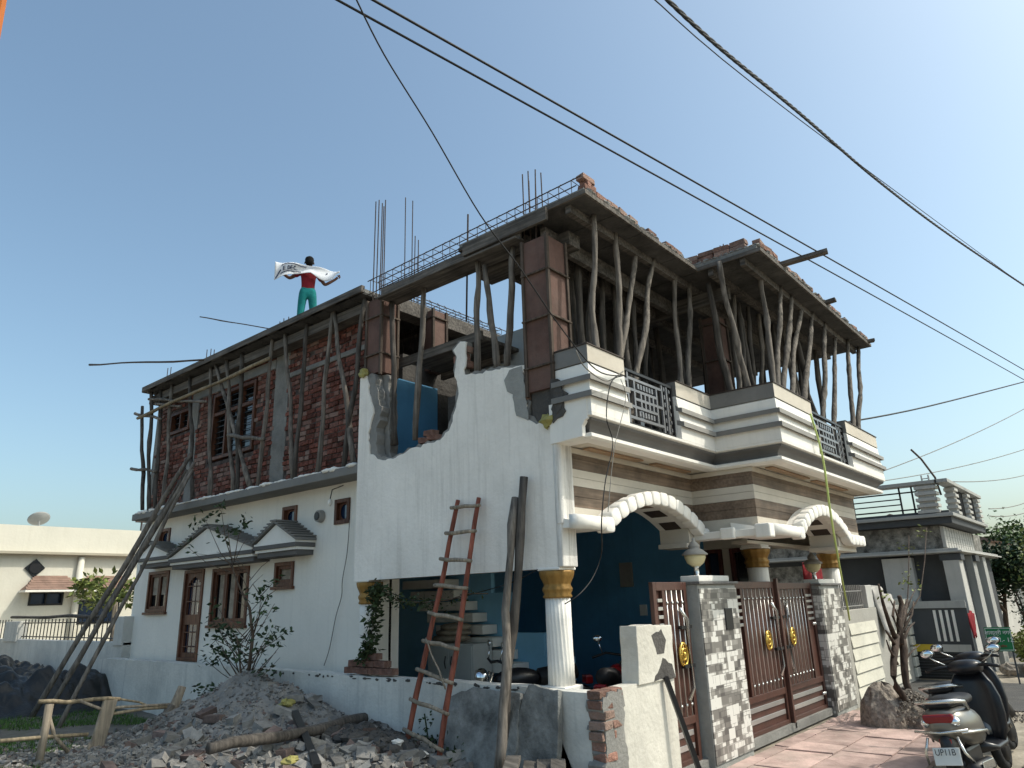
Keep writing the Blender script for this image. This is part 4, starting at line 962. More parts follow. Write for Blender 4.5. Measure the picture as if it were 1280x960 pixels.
q = MB(); q.prism([(7.18,2.82),(7.44,3.08),(7.18,3.34),(6.92,3.08)], 'Y', NY-.04, NY-.005); solo(t, q, 'diamond_vent', glass); q = MB(); q.lathe([(.15,0),(.15,.02)], (0,0,0), 20); q.v = [Vector((7.18+p.x, NY-.05-p.z, 3.08+p.y)) for p in q.v]; solo(t, q, 'vent_grille', blackm)
q = MB(); q.tube([(8.35,NY-.08,0),(8.35,NY-.08,3.4)], .09, 12); solo(t, q, 'drainpipe', neigh, 0, True)
# dish on its roof and small street lamp far left
t = thing('satellite_dish', 'grey satellite dish on the roof of the cream house', 'dish', loc=(7.8,26,4.3))
q = MB(); q.lathe([(.012,.0),(.18,.036),(.30,.10),(.32,.13),(.285,.115),(.14,.05),(.014,.02)], (0,0,0), 24); M_ = Matrix.Rotation(R(-38), 4, 'X')
q.v = [(M_ @ p)+Vector((8.0,27,4.72)) for p in q.v]; solo(t, q, 'reflector', dishm, 0, True); solo(t, MB().bar((8.0,27,3.4),(8.0,27,4.8),.03), 'mast', dishm)
t = thing('roof_post', 'thin grey metal post with green cloth at the far left roof', 'post', loc=(5,26,4.2))
solo(t, MB().bar((5.62,26,3.4),(5.66,26,5.0),.05), 'post', dishm); q = MB(); q.ell((5.15,26,4.62),.22,.1,.12,8,6,None,.3,rnd); solo(t, q, 'cloth', greencloth); solo(t, MB().bar((5.0,26,4.7),(5.66,26,4.75),.02), 'arm', dishm)
t = thing('antenna', 'small antenna on the cream house roof beside the brick corner', 'antenna', loc=(9.3,22,3.9))
q = MB(); q.bar((10.2,24.5,4.2),(10.2,24.5,4.9),.03); q.bar((9.95,24.5,4.75),(10.5,24.5,4.75),.02); q.bar((10.0,24.5,4.6),(10.4,24.5,4.6),.02); solo(t, q, 'mast', rebar_m)

# ================================================================== RIGHT NEIGHBOUR (grey two tone house over the side road)
GX = 18.0
t = thing('grey_house', 'grey stone clad house with roof railing and slanting white pillars beyond the lane', 'house', loc=(GX,3,0))
def gy(y): return y
solo(t, B(GX+.0,GX+5.2,2.6,14,-.5,2.45), 'rear_body', darkhouse)
solo(t, B(GX-.1,GX+5.2,2.72,14,2.55,3.05), 'stone_band', stonecl)
q = MB(); q.box(GX-.11,GX+3.5,2.66,2.715,2.58,3.03); solo(t, q, 'tiled_front', palehouse)
q = MB()
for k in range(12): q.box(GX-.1+k*.3,GX-.1+k*.3+.01,2.652,2.66,2.58,3.03)
for k in range(3): q.box(GX-.11,GX+3.5,2.652,2.66,2.7+k*.12,2.706+k*.12)
solo(t, q, 'joints', greyhouse)
q = MB(); q.box(GX-.35,GX+5.4,2.42,14,2.45,2.55); solo(t, q, 'slab', greyhouse, .01); solo(t, B(GX-.42,GX+5.45,2.35,14,2.47,2.50), 'drip_edge', palehouse)
q = MB(); q.box(GX-.35,GX+4.2,2.42,14,3.06,3.2); solo(t, q, 'balcony_slab', darkhouse, .01); solo(t, B(GX-.42,GX+4.3,2.36,14,3.205,3.28), 'balcony_edge', greyhouse, .01)
solo(t, B(GX-.30,GX-.1,2.45,14,3.285,3.34), 'balcony_kerb', darkhouse)
solo(t, B(GX-.40,GX-.05,2.55,14.5,3.92,4.0), 'top_rail_slab', greyhouse, .008)
solo(t, B(GX-.40,GX+4.1,2.35,2.60,3.92,4.0), 'top_rail_slab', greyhouse, .008)
for (yy, xx) in ((2.72,GX-.2),):
    q = MB()
    for k in range(5): q.box(GX-.38,GX-.05,2.60,3.02,3.30+k*.13,3.37+k*.13); q.box(GX-.33,GX-.1,2.66,2.97,3.37+k*.13,3.43+k*.13)
    solo(t, q, 'stepped_post', palehouse, .006)
for xx in (GX+.7,GX+2.3,GX+3.8):
    q = MB()
    for k in range(5): q.box(xx-.2,xx+.2,2.38,2.60,3.30+k*.13,3.37+k*.13); q.box(xx-.15,xx+.15,2.42,2.58,3.37+k*.13,3.43+k*.13)
    solo(t, q, 'stepped_post', palehouse, .006)
q = MB()
for y in (3.1,3.35,4.35,4.6,5.6,5.85,6.85,7.1,8.2,8.5): q.bar((GX-.2,y,3.34),(GX-.2,y,3.92),.02,6)
for z in (3.42,3.80): q.bar((GX-.2,3.0,z),(GX-.2,9.5,z),.018,6)
for a in (3.35,4.6,5.85,7.1):
    for z in (3.55,3.67): q.bar((GX-.2,a,z),(GX-.2,a+1.0,z),.015,6)
solo(t, q, 'railing', blackm)
q = MB()
for k in range(9): x = GX+.9+k*.15; q.bar((x,2.5,3.3),(x,2.5,3.92),.015,6)
for k in range(8): x = GX+2.55+k*.15; q.bar((x,2.5,3.3),(x,2.5,3.92),.015,6)
solo(t, q, 'railing', blackm)
for x in (GX-.2, GX+1.5, GX+3.0): 
    solo(t, MB().prism([(x,-.4),(x+.75,-.4),(x+.30,2.44),(x-.12,2.44)], 'Y', 2.45, 2.75), 'pillar', palehouse if x < GX else greyhouse, .01)
q = MB(); q.box(GX-.32,GX+.1,2.40,2.80,2.30,2.44); q.box(GX+1.4,GX+1.9,2.38,2.8,2.30,2.44); solo(t, q, 'pillar_head', darkhouse, .01)
solo(t, B(GX-.03,GX-.002,5.2,7.6,.9,2.35), 'stone_panel', stonecl)
solo(t, B(GX-.25,GX-.0,3.35,3.95,.3,2.40), 'pale_panel', palehouse, .006)
q = MB()
for k in range(6): q.box(GX-.40,GX-.27,3.25,3.9,.95+k*.10,.99+k*.10)
solo(t, q, 'white_slats', whiteclean)
t.location.y += .32
# sliding gate of that house
t = thing('gate', 'black slatted gate with white bars and a yellow strip, below the grey house', 'gate', loc=(15.9,3.3,0))
GX2 = 17.3
solo(t, B(GX2,GX2+.04,2.75,5.6,.0,1.45), 'panel', darkhouse)
q = MB()
for k in range(9): q.box(GX2-.03,GX2-.002,2.75,4.5,.02+k*.055,.045+k*.055)
solo(t, q, 'slats', blackm)
q = MB()
for k in range(4): q.box(GX2-.02,GX2-.002,2.98+k*.11,3.03+k*.11,.72,1.32)
solo(t, q, 'white_bars', whiteclean); solo(t, B(GX2-.04,GX2-.005,3.4,3.95,.52,.66), 'yellow_strip', yellowp); solo(t, B(GX2-.04,GX2-.005,2.8,3.3,.52,.66), 'white_strip', palehouse)
solo(t, B(GX2-.04,GX2-.005,2.75,5.6,1.36,1.5), 'rail', greyhouse)
# aerials on its roof
t = thing('antenna', 'tall whip antenna and small mast on the roof of the grey house', 'antenna', loc=(18.5,3.0,4.0))
a = pX(1173,602,18.4); q = MB(); q.tube([a+Vector((0,0,-.3)), a+Vector((0,.05,.1)), a+Vector((.0,.25,.55)), a+Vector((0,.42,.8))], .022, 6); q.bar(a+Vector((0,-.2,0)), a+Vector((0,.25,0)),.03); solo(t, q, 'whip', rebar_m)
q = MB()
for dy in (.18,.32): q.bar(a+Vector((0,dy,-.3)), a+Vector((0,dy,.18)),.018)
for dz in (0,.1): q.bar(a+Vector((0,.18,dz)), a+Vector((0,.32,dz)),.012)
solo(t, q, 'mast', palehouse)
# a farther pale house glimpsed between the trees
t = thing('far_house', 'pale house with a red brown roof half hidden by trees at the right edge', 'house', loc=(34,4,0))
solo(t, B(32,40,4.0,10,-.5,3.3), 'wall', palehouse); solo(t, MB().prism([(3.6,3.3),(10.4,3.3),(7,4.6)], 'X', 31.6, 40.3), 'roof', tilem); solo(t, B(31.98,32,4.6,5.4,.8,2.2), 'window', glass)
# green street sign
s0 = pX(1249,799,17.0); t = thing('street_sign', 'green lane sign with white hindi lettering on two posts', 'sign', loc=(s0.x, s0.y, 0))
ang = math.atan2(s0.y, s0.x)
SG = []
def sg(mb, name, m, par=None):
    M2 = Matrix.Translation(s0) @ Matrix.Rotation(ang-math.pi/2+R(12), 4, 'Z') @ Matrix.Scale(.52, 4)
    mb.v = [M2 @ p for p in mb.v]; return solo(t, mb, name, m, parent=par)
sb = sg(B(-.42,.42,0,.02,-.42,.42), 'board', greencloth)
sg(B(-.40,.40,-.006,-.002,.37,.385), 'border', signwhite); sg(B(-.40,.40,-.006,-.002,-.385,-.37), 'border', signwhite); sg(B(-.40,-.385,-.006,-.002,-.37,.37), 'border', signwhite); sg(B(.385,.40,-.006,-.002,-.37,.37), 'border', signwhite)
sg(B(-.38,-.33,.025,.06,-2.0,.3), 'post', darkhouse); sg(B(.33,.38,.025,.06,-2.0,.3), 'post', darkhouse)
rz = ang-math.pi/2+R(12)
def sgt(s, size, m, dx, dz, sx=1):
    p = (Matrix.Rotation(rz, 4, 'Z') @ Vector((dx, -.012, dz)))*.52; size = size*.50
    text('lettering', s, size, m, t, p+Vector((0,0,s0.z)), (R(90), 0, rz), .002, 'CENTER', sx)
sgt('शास्त्री नगर', .19, signwhite, 0, .22); sgt('गली नं.- 12', .22, signwhite, 0, -.03); sgt('नगर निगम', .11, signred, 0, -.25)

a = ray(9,-40)*8+P0; b_ = ray(-9,60)*7.6+P0; q = MB(); q.beam(a, b_, .16, .12); q.v = [p+(ROT @ Vector((-.075,0,0))) for p in q.v]
tag(q.build('painted_roof_edge', orange), 'orange painted edge of a near roof at the top left corner', 'roof edge')

# ================================================================== VEGETATION
def leaf(mb, p, s_, r, q=None):
    d = Vector((r.gauss(0,1), r.gauss(0,1), r.gauss(0,.6))).normalized(); n = Vector((r.gauss(0,1), r.gauss(0,1), r.gauss(.3,1))).normalized(); w = d.cross(n)
    if w.length < .05: return
    w.normalize(); n = w.cross(d); p = Vector(p)
    mb.add([p, p+d*s_*.5+w*s_*.24+n*s_*.04, p+d*s_, p+d*s_*.5-w*s_*.24+n*s_*.04], [(0,1,2,3)])
def tree(x, y, h, rad, label, lm, seed, ls=.16, nl=5200, z0=0, sparse=1.0, name='tree', grp='trees at the far right'):
    r = random.Random(seed); t = thing(name, label, 'tree', grp, loc=(x,y,z0)); q = MB(); tips = []
    def br(p, d, L_, rr, lev):
        pts = [p]; n = 4
        for k in range(n): d = (d+Vector((r.gauss(0,.12), r.gauss(0,.12), r.gauss(.03,.07)))).normalized(); pts.append(pts[-1]+d*L_/n)
        q.tube(pts, [rr*(1-.45*k/n) for k in range(n+1)], 7 if lev < 2 else 5, False)
        if lev >= 3: tips.append(pts[-1]); tips.append(pts[-2]); return
        for k in range(r.choice((3,4)) if lev < 2 else 3):
            nd = (d+Vector((r.gauss(0,.62), r.gauss(0,.62), r.gauss(.1,.35)))).normalized(); br(pts[-1] if k < 2 else pts[-2], nd, L_*r.uniform(.55,.8), rr*.55, lev+1)
    br(Vector((x,y,z0)), Vector((r.gauss(0,.05), r.gauss(0,.05),1)), h*.36, h*.028, 0)
    solo(t, q, 'trunk', trunk_m, 0, True)
    q = MB(); cl = [(p, r.uniform(.4,1)*rad*.34) for p in tips]
    for k in range(nl):
        c, cr = cl[r.randrange(len(cl))]; u = Vector((r.gauss(0,.5), r.gauss(0,.5), r.gauss(0,.4)))*cr*sparse
        leaf(q, c+u, ls*r.uniform(.6,1.2), r)
    solo(t, q, 'crown', lm)
tree(27, 3.4, 3.6, 2.2, 'dark broad leaved tree behind the green sign, nearest the road', leafd_m, 1, .17, 8000)
tree(30, 1.9, 3.9, 2.3, 'tall dark tree at the right edge of the picture', leafd_m, 2, .17, 8000)
tree(34, 5.2, 4.6, 2.4, 'bushy tree rising behind the grey house roof line', leaf_m, 3, .18, 6000)
tree(40, 3.2, 4.8, 3.6, 'distant green tree seen down the road', leaf_m, 4, .22, 6000)
tree(25, 1.3, 3.2, 2.2, 'sunlit yellow green bush tree to the right of the sign', leafy_m, 6, .13, 6500)
tree(48, 0.0, 5.6, 4.2, 'farthest hazy tree at the right end of the road', leaf_m, 7, .3, 5000)
def bush(x, y, z, s_, h, label, m, seed, n=700, ls=.08, name='bush', grp='bushes along the far side of the road'):
    r = random.Random(seed); t = thing(name, label, 'bush', grp, loc=(x,y,z)); q = MB(); st = MB(); tips = []
    for k in range(14):
        a = r.uniform(0,6.28); e = Vector((x+math.cos(a)*s_*r.uniform(.2,.8), y+math.sin(a)*s_*r.uniform(.2,.8), z+h*r.uniform(.5,1))); st.tube(wob((x,y,z), e, .06*h, 5, r), [.012*h+.004]*6, 5); tips.append(e)
    for k in range(n):
        e = r.choice(tips); t_ = r.uniform(.35,1.05); p = Vector((x,y,z)).lerp(e, t_)+Vector((r.gauss(0,.12), r.gauss(0,.12), r.gauss(0,.1)))*s_; leaf(q, p, ls*r.uniform(.6,1.2), r)
    solo(t, st, 'stems', trunk_m); solo(t, q, 'foliage', m)
bs_ = [(20.0,2.2,0,.5,.8,leafy_m,'yellow green bush at the foot of the grey house'),(21.5,1.9,0,.6,1.0,leafd_m,'dark bush under the green sign'),(23.0,1.5,0,.8,1.2,leaf_m,'leafy bush right of the green sign'),(24.5,2.3,0,.9,1.6,leafd_m,'larger dark bush behind the sign posts'),(22.5,.6,0,.6,.8,leafy_m,'low pale bush at the right edge beside the road')]
for i, b_ in enumerate(bs_): bush(b_[0],b_[1],b_[2],b_[3],b_[4],b_[6],b_[5],40+i,1500,.09)
q = MB(); q.box(18.6,19.0,-8,2.5,-.1,.22); tag(q.build('kerb_wall', kerb_m, None, False, .02), 'low dark stone kerb wall across the road below the bushes', 'wall')
q = MB(); r = random.Random(8)
for k in range(9): q.ell((18.5+r.uniform(-.3,.5), 2.4-k*.35, .12), .14,.16,.12, 8, 6, None, .2, r)
tag(q.build('stones', gravel_m, None, False), 'rough pale stones heaped along the far kerb', 'stones', kind='stuff')
# pruned street tree with two trunks, and its earth mound
def bare(label, base, segs, leaves, lm, name, cat='tree', bark=trunk_m, ls=.09, grp=None, seed=1, per=9):
    r = random.Random(seed); t = thing(name, label, cat, grp, loc=base); q = MB()
    for s_ in segs: q.tube(s_[0], s_[1], 8)
    solo(t, q, 'trunk', bark, 0, True); q = MB()
    for p in leaves:
        for k in range(per):
            pp = Vector(p)+Vector((r.gauss(0,1), r.gauss(0,1), r.gauss(0,.7)))*ls*.8; leaf(q, pp, ls*r.uniform(.7,1.3), r)
    solo(t, q, 'leaves', lm)
b0 = pZ(1140,908,.0); D = lambda u, v: pY(u, v, b0.y)
def path(*uv): return [D(*p) for p in uv]
bare('pruned street tree with two bare twisted trunks in front of the cream wall', b0, [
    (wob(D(1143,912), D(1131,840), .05, 5, rnd)+wob(D(1131,840), D(1128,800), .02, 3, rnd)[1:], [.055,.05,.05,.045,.045,.05,.05,.055,.05]),
    (wob(D(1140,910), D(1117,845), .03, 5, rnd)+wob(D(1117,845), D(1120,795), .02, 3, rnd)[1:], [.055,.05,.045,.045,.045,.04,.045,.05,.05]),
    (path((1120,800),(1112,780),(1104,755),(1098,730)), [.04,.03,.022,.014]), (path((1126,805),(1124,775),(1127,755),(1124,745)), [.045,.04,.035,.03]),
    (path((1128,802),(1136,785),(1143,778)), [.03,.018,.01]), (path((1122,798),(1130,770),(1134,750)), [.03,.025,.02]), (path((1118,805),(1110,792),(1107,788)), [.025,.015,.01]),
    (path((1130,790),(1134,760),(1136,720),(1136,670)), [.018,.01,.008,.006]), (path((1134,770),(1150,745),(1156,700),(1158,660)), [.014,.01,.008,.006]),
    (path((1134,760),(1140,745),(1145,735)), [.012,.008,.006]), (path((1124,790),(1116,770),(1118,752)), [.028,.02,.012]), (path((1128,790),(1140,768),(1142,752)), [.022,.016,.01]), (path((1122,830),(1112,812),(1108,800)), [.02,.014,.008]), (path((1131,825),(1142,812),(1150,806)), [.016,.01,.006]), (path((1126,782),(1119,762),(1112,748)), [.018,.012,.008])],
    path((1134,720),(1138,712),(1132,726),(1142,728),(1146,735),(1136,735),(1136,690),(1130,684),(1154,670),(1158,664),(1150,660),(1101,742),(1104,748)), leafy_m, 'pruned_tree', ls=.065, seed=5, per=6, bark=wood('dark_bark', (.075,.052,.04), .45))
q = MB(); r = random.Random(12)
for (dx, dy, s_, h_) in ((-.15,.25,.5,.55),(.25,.15,.45,.4),(.0,-.1,.5,.3)): q.ell((b0.x+dx,b0.y+dy,0), s_*.75, s_*.7, h_, 20, 12, None, .06, r)
for k in range(900):
    a, e = r.uniform(0,6.28), r.uniform(.2,1.3); q.obox((b0.x+math.cos(a)*math.cos(e)*.48, b0.y+.1+math.sin(a)*math.cos(e)*.48, math.sin(e)*.47), .025,.02,.02, (r.random()*3,r.random()*3,0), .3, r)
tag(q.build('gravel_mound', gravel_m, None, False), 'mound of gravel and earth at the foot of the pruned street tree', 'gravel heap', kind='stuff')
# small papaya-like tree behind the railing wall
r = random.Random(17); px_ = Vector((7.6,19.2,0)); t = thing('papaya_tree', 'young papaya tree with drooping green leaves behind the iron railing', 'tree', loc=px_)
q = MB(); q.tube([px_, px_+Vector((.05,0,1.1)), px_+Vector((0,.05,2.2))], [.09,.075,.055], 8); solo(t, q, 'trunk', pole_l, 0, True); q = MB(); st = MB()
for k in range(15):
    a = r.uniform(0,6.28); e = px_+Vector((math.cos(a)*.75, math.sin(a)*.75, 2.2+r.uniform(-.25,.4))); top = px_+Vector((0,.05,2.15)); st.bar(top, e, .012)
    for j in range(26): leaf(q, e+Vector((r.gauss(0,.12), r.gauss(0,.12), r.gauss(-.02,.08))), .20, r)
solo(t, st, 'stalks', leafy_m); solo(t, q, 'leaves', leafy_m)
# thin shrub growing from the rubble before the window
X_ = 5.25; D = lambda u, v: pX(u, v, X_)
segs = [ (path((308,862),(312,830),(316,795),(312,760),(300,735),(292,715),(288,690),(284,655)), [.045,.04,.035,.03,.02,.016,.012,.006]),
 (path((303,862),(300,830),(296,795)), [.03,.02,.012]),
 (path((316,795),(324,770),(326,745),(316,730)), [.02,.015,.012,.008]), (path((324,765),(335,745),(348,735)), [.012,.008,.005]), (path((326,745),(340,730),(330,725)), [.01,.007,.005]),
 (path((292,712),(275,690),(256,648)), [.014,.009,.005]), (path((290,700),(282,675),(277,640),(274,636)), [.012,.009,.006,.004]), (path((292,705),(298,670),(306,655)), [.012,.008,.005]), (path((288,715),(260,705),(236,685)), [.012,.008,.004]), (path((290,705),(268,695),(245,692)), [.01,.006,.004]),
 (path((300,850),(285,825),(277,808),(264,812)), [.018,.012,.01,.006]), (path((298,840),(290,810),(270,800),(262,808)), [.014,.01,.008,.005]), (path((314,840),(325,812),(340,795),(346,790)), [.018,.012,.008,.005]), (path((313,850),(330,830),(345,815)), [.014,.01,.006]), (path((305,855),(318,835),(336,800),(356,800)), [.012,.009,.006,.004]), (path((296,855),(280,835),(272,820)), [.014,.01,.007]), (path((310,855),(315,860),(350,822)), [.008,.006,.004])]
lv = path((274,638),(277,634),(308,652),(300,660),(256,646),(262,652),(281,790),(288,795),(290,800),(284,785),(296,812),(301,820),(292,808),(263,808),(275,818),(281,822),(272,815),(344,788),(340,796),(347,806),(335,835),(333,838),(290,660),(303,655),(232,684),(312,740),(330,738),(250,655),(300,818),(270,825),(280,670),(342,730),(258,865),(268,862),(250,864),(262,868))
segs = [(a_, [q_*.6 for q_ in b_]) for a_, b_ in segs]
r = random.Random(55)
for k in range(22):
    u0, v0 = r.uniform(298,316), r.uniform(790,860); du = r.choice((-1,1))*r.uniform(14,44); dv = -r.uniform(20,60)
    segs.append((path((u0,v0),(u0+du*.5,v0+dv*.45),(u0+du,v0+dv)), [.007,.005,.003]))
    if r.random() < .6: lv.append(D(u0+du,v0+dv))
for k in range(10):
    u0, v0 = r.uniform(288,318), r.uniform(690,780); du = r.choice((-1,1))*r.uniform(12,34); dv = -r.uniform(10,36)
    segs.append((path((u0,v0),(u0+du*.5,v0+dv*.6),(u0+du,v0+dv)), [.005,.004,.002]))
bare('thin leafy shrub with several stems growing from the rubble before the side window', D(308,862), segs, lv, leafd_m, 'shrub', 'shrub', trunk_m, .085, None, 9, 11)
# creeper hanging on the left column and along the wire
r = random.Random(23); t = thing('creeper', 'dark green creeper hanging down the left column and along a cable', 'vine', loc=(5.7,7.3,2)); q = MB(); st = MB()
X_ = 5.66; P1 = path((470,733),(468,750),(466,775),(464,800),(460,815),(452,822)); P2 = path((470,733),(480,740),(500,752),(530,753),(560,750),(585,742),(610,742))
for P_, n, s_ in ((P1,620,.065),(P2,340,.055)):
    st.tube(P_, .006, 5)
    for k in range(n):
        i = r.uniform(0, len(P_)-1.001); 
        if P_ is P2: i = i*(r.random()**.7)
        p = P_[int(i)].lerp(P_[int(i)+1], i-int(i)); leaf(q, p+Vector((r.gauss(0,.04), r.gauss(0,.045), r.gauss(-.01,.04))), s_*r.uniform(.7,1.5), r)
solo(t, st, 'stem', trunk_m); solo(t, q, 'leaves', vine_m)
# grass and weeds on the plot
q = MB(); r = random.Random(29)
for k in range(30000):
    x = r.uniform(0.5,5.3); y = r.uniform(9.0,16)
    if noise.noise(Vector((x*.8,y*.8,3))) < -.12 or (4.4 < x and y < 10.2): continue
    z = plot_h(x,y); h_ = r.uniform(.02,.075); a = r.uniform(0,6.28); w = .006
    q.add([(x-w*math.cos(a),y-w*math.sin(a),z),(x+w*math.cos(a),y+w*math.sin(a),z),(x+r.gauss(0,.025),y+r.gauss(0,.025),z+h_)], [(0,1,2)])
tag(q.build('grass', grass_m), 'sparse short grass on the vacant plot behind the bamboo barrier', 'grass', kind='stuff')
q = MB(); r = random.Random(30)
for k in range(260):
    x = 5.45+r.gauss(0,.10); y = r.choice((5.7,5.75,5.4))+r.gauss(0,.12); leaf(q, (x,y,.32+abs(r.gauss(0,.1))), .06, r)
q.tube([(5.4,5.75,.25),(5.42,5.77,.5),(5.4,5.8,.72)], .008, 5); 
for k in range(26): leaf(q, (5.4+r.gauss(0,.05),5.78+r.gauss(0,.05),.5+r.random()*.22), .05, r)
tag(q.build('weeds', leafd_m), 'small dark weeds growing at the foot of the red ladder', 'weeds', kind='stuff')
print('veg done')

# ================================================================== RUBBLE AND SITE CLUTTER
g = MB(); nx, ny = 150, 300; x0, x1, y0, y1 = 2.6, 5.61, 4.2, 11.4
for j in range(ny+1):
    for i in range(nx+1):
        x = x0+(x1-x0)*i/nx; y = y0+(y1-y0)*j/ny; h = heap_h(x,y); g.v.append(Vector((x, y, plot_h(x,y)+(h if h > .03 else -.05))))
g.f = [(j*(nx+1)+i, j*(nx+1)+i+1, (j+1)*(nx+1)+i+1, (j+1)*(nx+1)+i) for j in range(ny) for i in range(nx)]; g.m = [0]*len(g.f)
g2 = g; r = random.Random(77); g2.cur = 1
def surf(x, y): return plot_h(x,y)+max(0, heap_h(x,y))
k = 0
while k < 11000:
    x = r.uniform(2.4,5.56); y = r.uniform(4.3,11.0); h = heap_h(x,y)
    if h < .03 and r.random() > .25: continue
    near = (y < 7.2); s_ = r.choice((.012,.015,.02,.02,.025,.03,.04,.05,.08 if near else .04))*r.uniform(.7,1.25)
    if h > .3: s_ = min(s_, r.choice((.018,.022,.03,.045)))
    if h > .34 and r.random() < .45: continue
    g2.cur = 2 if r.random() < .10 else 1
    g2.obox((x,y,surf(x,y)+s_*.15), s_*r.uniform(.9,1.7), s_*r.uniform(.6,1.2), s_*r.uniform(.4,.8), (r.uniform(-.6,.6), r.uniform(-.6,.6), r.uniform(0,6.28)), .3, r); k += 1
for k in range(110):      # larger broken brick and render lumps low on the heap
    x = r.uniform(3.1,5.45); y = r.uniform(4.7,7.7); s_ = r.uniform(.08,.15); g2.cur = 2 if r.random() < .2 else 1
    g2.obox((x,y,surf(x,y)+s_*.2), s_*r.uniform(.9,1.5), s_*r.uniform(.7,1.1), s_*r.uniform(.35,.7), (r.uniform(-.6,.6), r.uniform(-.6,.6), r.uniform(0,6.28)), .3, r)
for k in range(46):
    x = r.uniform(3.2,5.4); y = r.uniform(4.9,8.6); g2.cur = 2 if r.random() < .3 else 1
    g2.obox((x,y,surf(x,y)+.03), .21, .10, .07, (r.uniform(-.5,.5), r.uniform(-.4,.4), r.uniform(0,6.28)), .08, r)
tag(g2.build('rubble', [debris, chunk_m, chunk_r]), 'heap of grey demolition rubble and broken bricks against the low wall', 'rubble', kind='stuff')
def onheap(u, v):
    p = pZ(u, v, .5)
    for _ in range(12): p = pZ(u, v, surf(p.x, p.y)+.03)
    return p
def on_surface(u, v):
    d = ray(u, v); t_ = 5.0
    while t_ < 20:
        p = P0+d*t_
        if p.z < surf(p.x, p.y): break
        t_ += .02
    return p
A0, B0 = on_surface(262,936), on_surface(464,897); f_ = 1.0
for _ in range(60):          # slide the log towards the viewer until it lies on top of the heap instead of in it
    A = P0+(A0-P0)*f_; Bp = P0+(B0-P0)*f_
    if all(A.lerp(Bp,k/20).z > surf(A.lerp(Bp,k/20).x, A.lerp(Bp,k/20).y)+.045 for k in range(21)): break
    f_ -= .004
pole('log', A, Bp, .046, .06, .03, pole_d, 'long dark crooked log lying across the rubble heap', 'log')
A = on_surface(372,903)+Vector((-.12,-.12,.12)); Bp = on_surface(396,975)+Vector((0,0,.10)); o = MB().beam(A, Bp, .07, .05).build('iron_channel', blackm); tag(o, 'black iron channel lying on the rubble over the long log', 'iron bar')
for (u, v, m, s_, lab) in ((358,883,yellowbag,.10,'crumpled yellow plastic bag near the top of the rubble'),(362,955,yellowbag,.07,'crumpled yellow packet at the bottom edge of the rubble'),(342,862,whiteclean,.06,'small white scrap on the crest of the rubble heap'),(497,932,whiteclean,.07,'white scrap left of the ladder foot'),(527,948,whiteclean,.06,'white packet between the ladder rails')):
    p = onheap(u,v); q = MB(); q.ell(p+Vector((0,0,.03)), s_, s_*.8, s_*.45, 10, 6, None, .35, r); tag(q.build('plastic_scrap', m), lab, 'litter')
# black sandbags near ladder foot
q = MB()
for k in range(34):
    x, y = 5.1+r.uniform(-.25,.35), 6.35+r.uniform(-.55,.5); q.ell((x,y,surf(x,y)+.03), .11,.09,.07, 8, 6, None, .3, r)
tag(q.build('dark_rubble', darkconc, None, False), 'dark lumps of wet earth and debris left of the ladder foot', 'debris', kind='stuff')
# slabs leaning on the wall
def lean(y0, y1, xb, h, seed, label, tz=0):
    r = random.Random(seed); poly = jag([(y0,.0),(y1,.0),(y1+.02,h*.55),(y1-.04,h*.86),(y1-.35 if y1-y0>.6 else y1-.1,h),(y0+.03,h*.97),(y0,h*.5)], .07, .014, r, lock=(0,))
    q = MB(); q.prism(poly, 'X', -.035, .035); a = math.atan2(xb, h)
    M_ = Matrix.Translation((5.60-xb,0,.2)) @ Matrix.Rotation(a, 4, 'Y')
    q.v = [M_ @ p for p in q.v]; o = q.build('broken_slab', slabm, None, False, .008); tag(o, label, 'slab', 'concrete slabs leaning on the low wall')
lean(4.62, 5.62, .22, .80, 1, 'large broken grey plaster slab leaning on the low wall, left of the two tall poles'); lean(4.18, 4.66, .16, .84, 2, 'narrower grey slab leaning on the low wall below the white column, right of the two tall poles')
for k, (yy, xx, a) in enumerate(((4.25,5.15,.3),(4.12,5.2,.36),(3.98,5.2,.33),(4.35,5.0,.2))):
    q = MB(); q.obox((xx,yy,.33+.02*k), .55,.13,.04, (0,-.35,a+.3), .05, rnd)
    tag(q.build('short_plank', plank_m, None, False, .004), ['short grey plank lying by the corner of the low wall, farthest from the corner','short dark plank in the pile by the wall corner, second from the brick end','short dark plank nearest the broken brick end of the wall','flat short plank in front of the leaning slabs'][k], 'plank', 'short planks by the wall corner')
# bricks stacked on the wall under the left column
r = random.Random(51)
for k, (yy, zz, a) in enumerate(((7.36,1.02,.1),(7.14,1.02,-.05),(6.92,1.02,.06),(6.72,1.02,.12),(7.05,1.098,.03),(6.83,1.098,-.1),(7.28,1.098,.2),(7.0,1.176,.0))):
    q = MB(); q.obox((0,0,.036), .105,.215,.07, (0,0,a), .04, r); o = q.build('brick', brickpale, None, False, .005); o.location = (5.70,yy,zz)
    tag(o, 'loose brick by the left column foot, '+['bottom row leftmost','bottom row second','bottom row third','bottom row rightmost','middle row right of centre','middle row rightmost','middle row leftmost','alone on the top'][k], 'brick', 'bricks stacked on the low wall')
# loose bricks on the broken wall edge of the stair opening
for k, (yy, zz, a) in enumerate(((6.28,3.66,.1),(6.12,3.67,.5),(6.2,3.74,-.2))):
    q = MB(); q.obox((0,0,.03), .105,.20,.07, (.1,0,a), .1, r); o = q.build('brick', brickpale, None, False, .005); o.location = (5.86,yy,zz)
    tag(o, ['red loose brick on the broken stair sill, lower left','red loose brick on the broken stair sill, lower right','red loose brick on the broken stair sill, topmost'][k], 'brick', 'bricks on the broken sill')
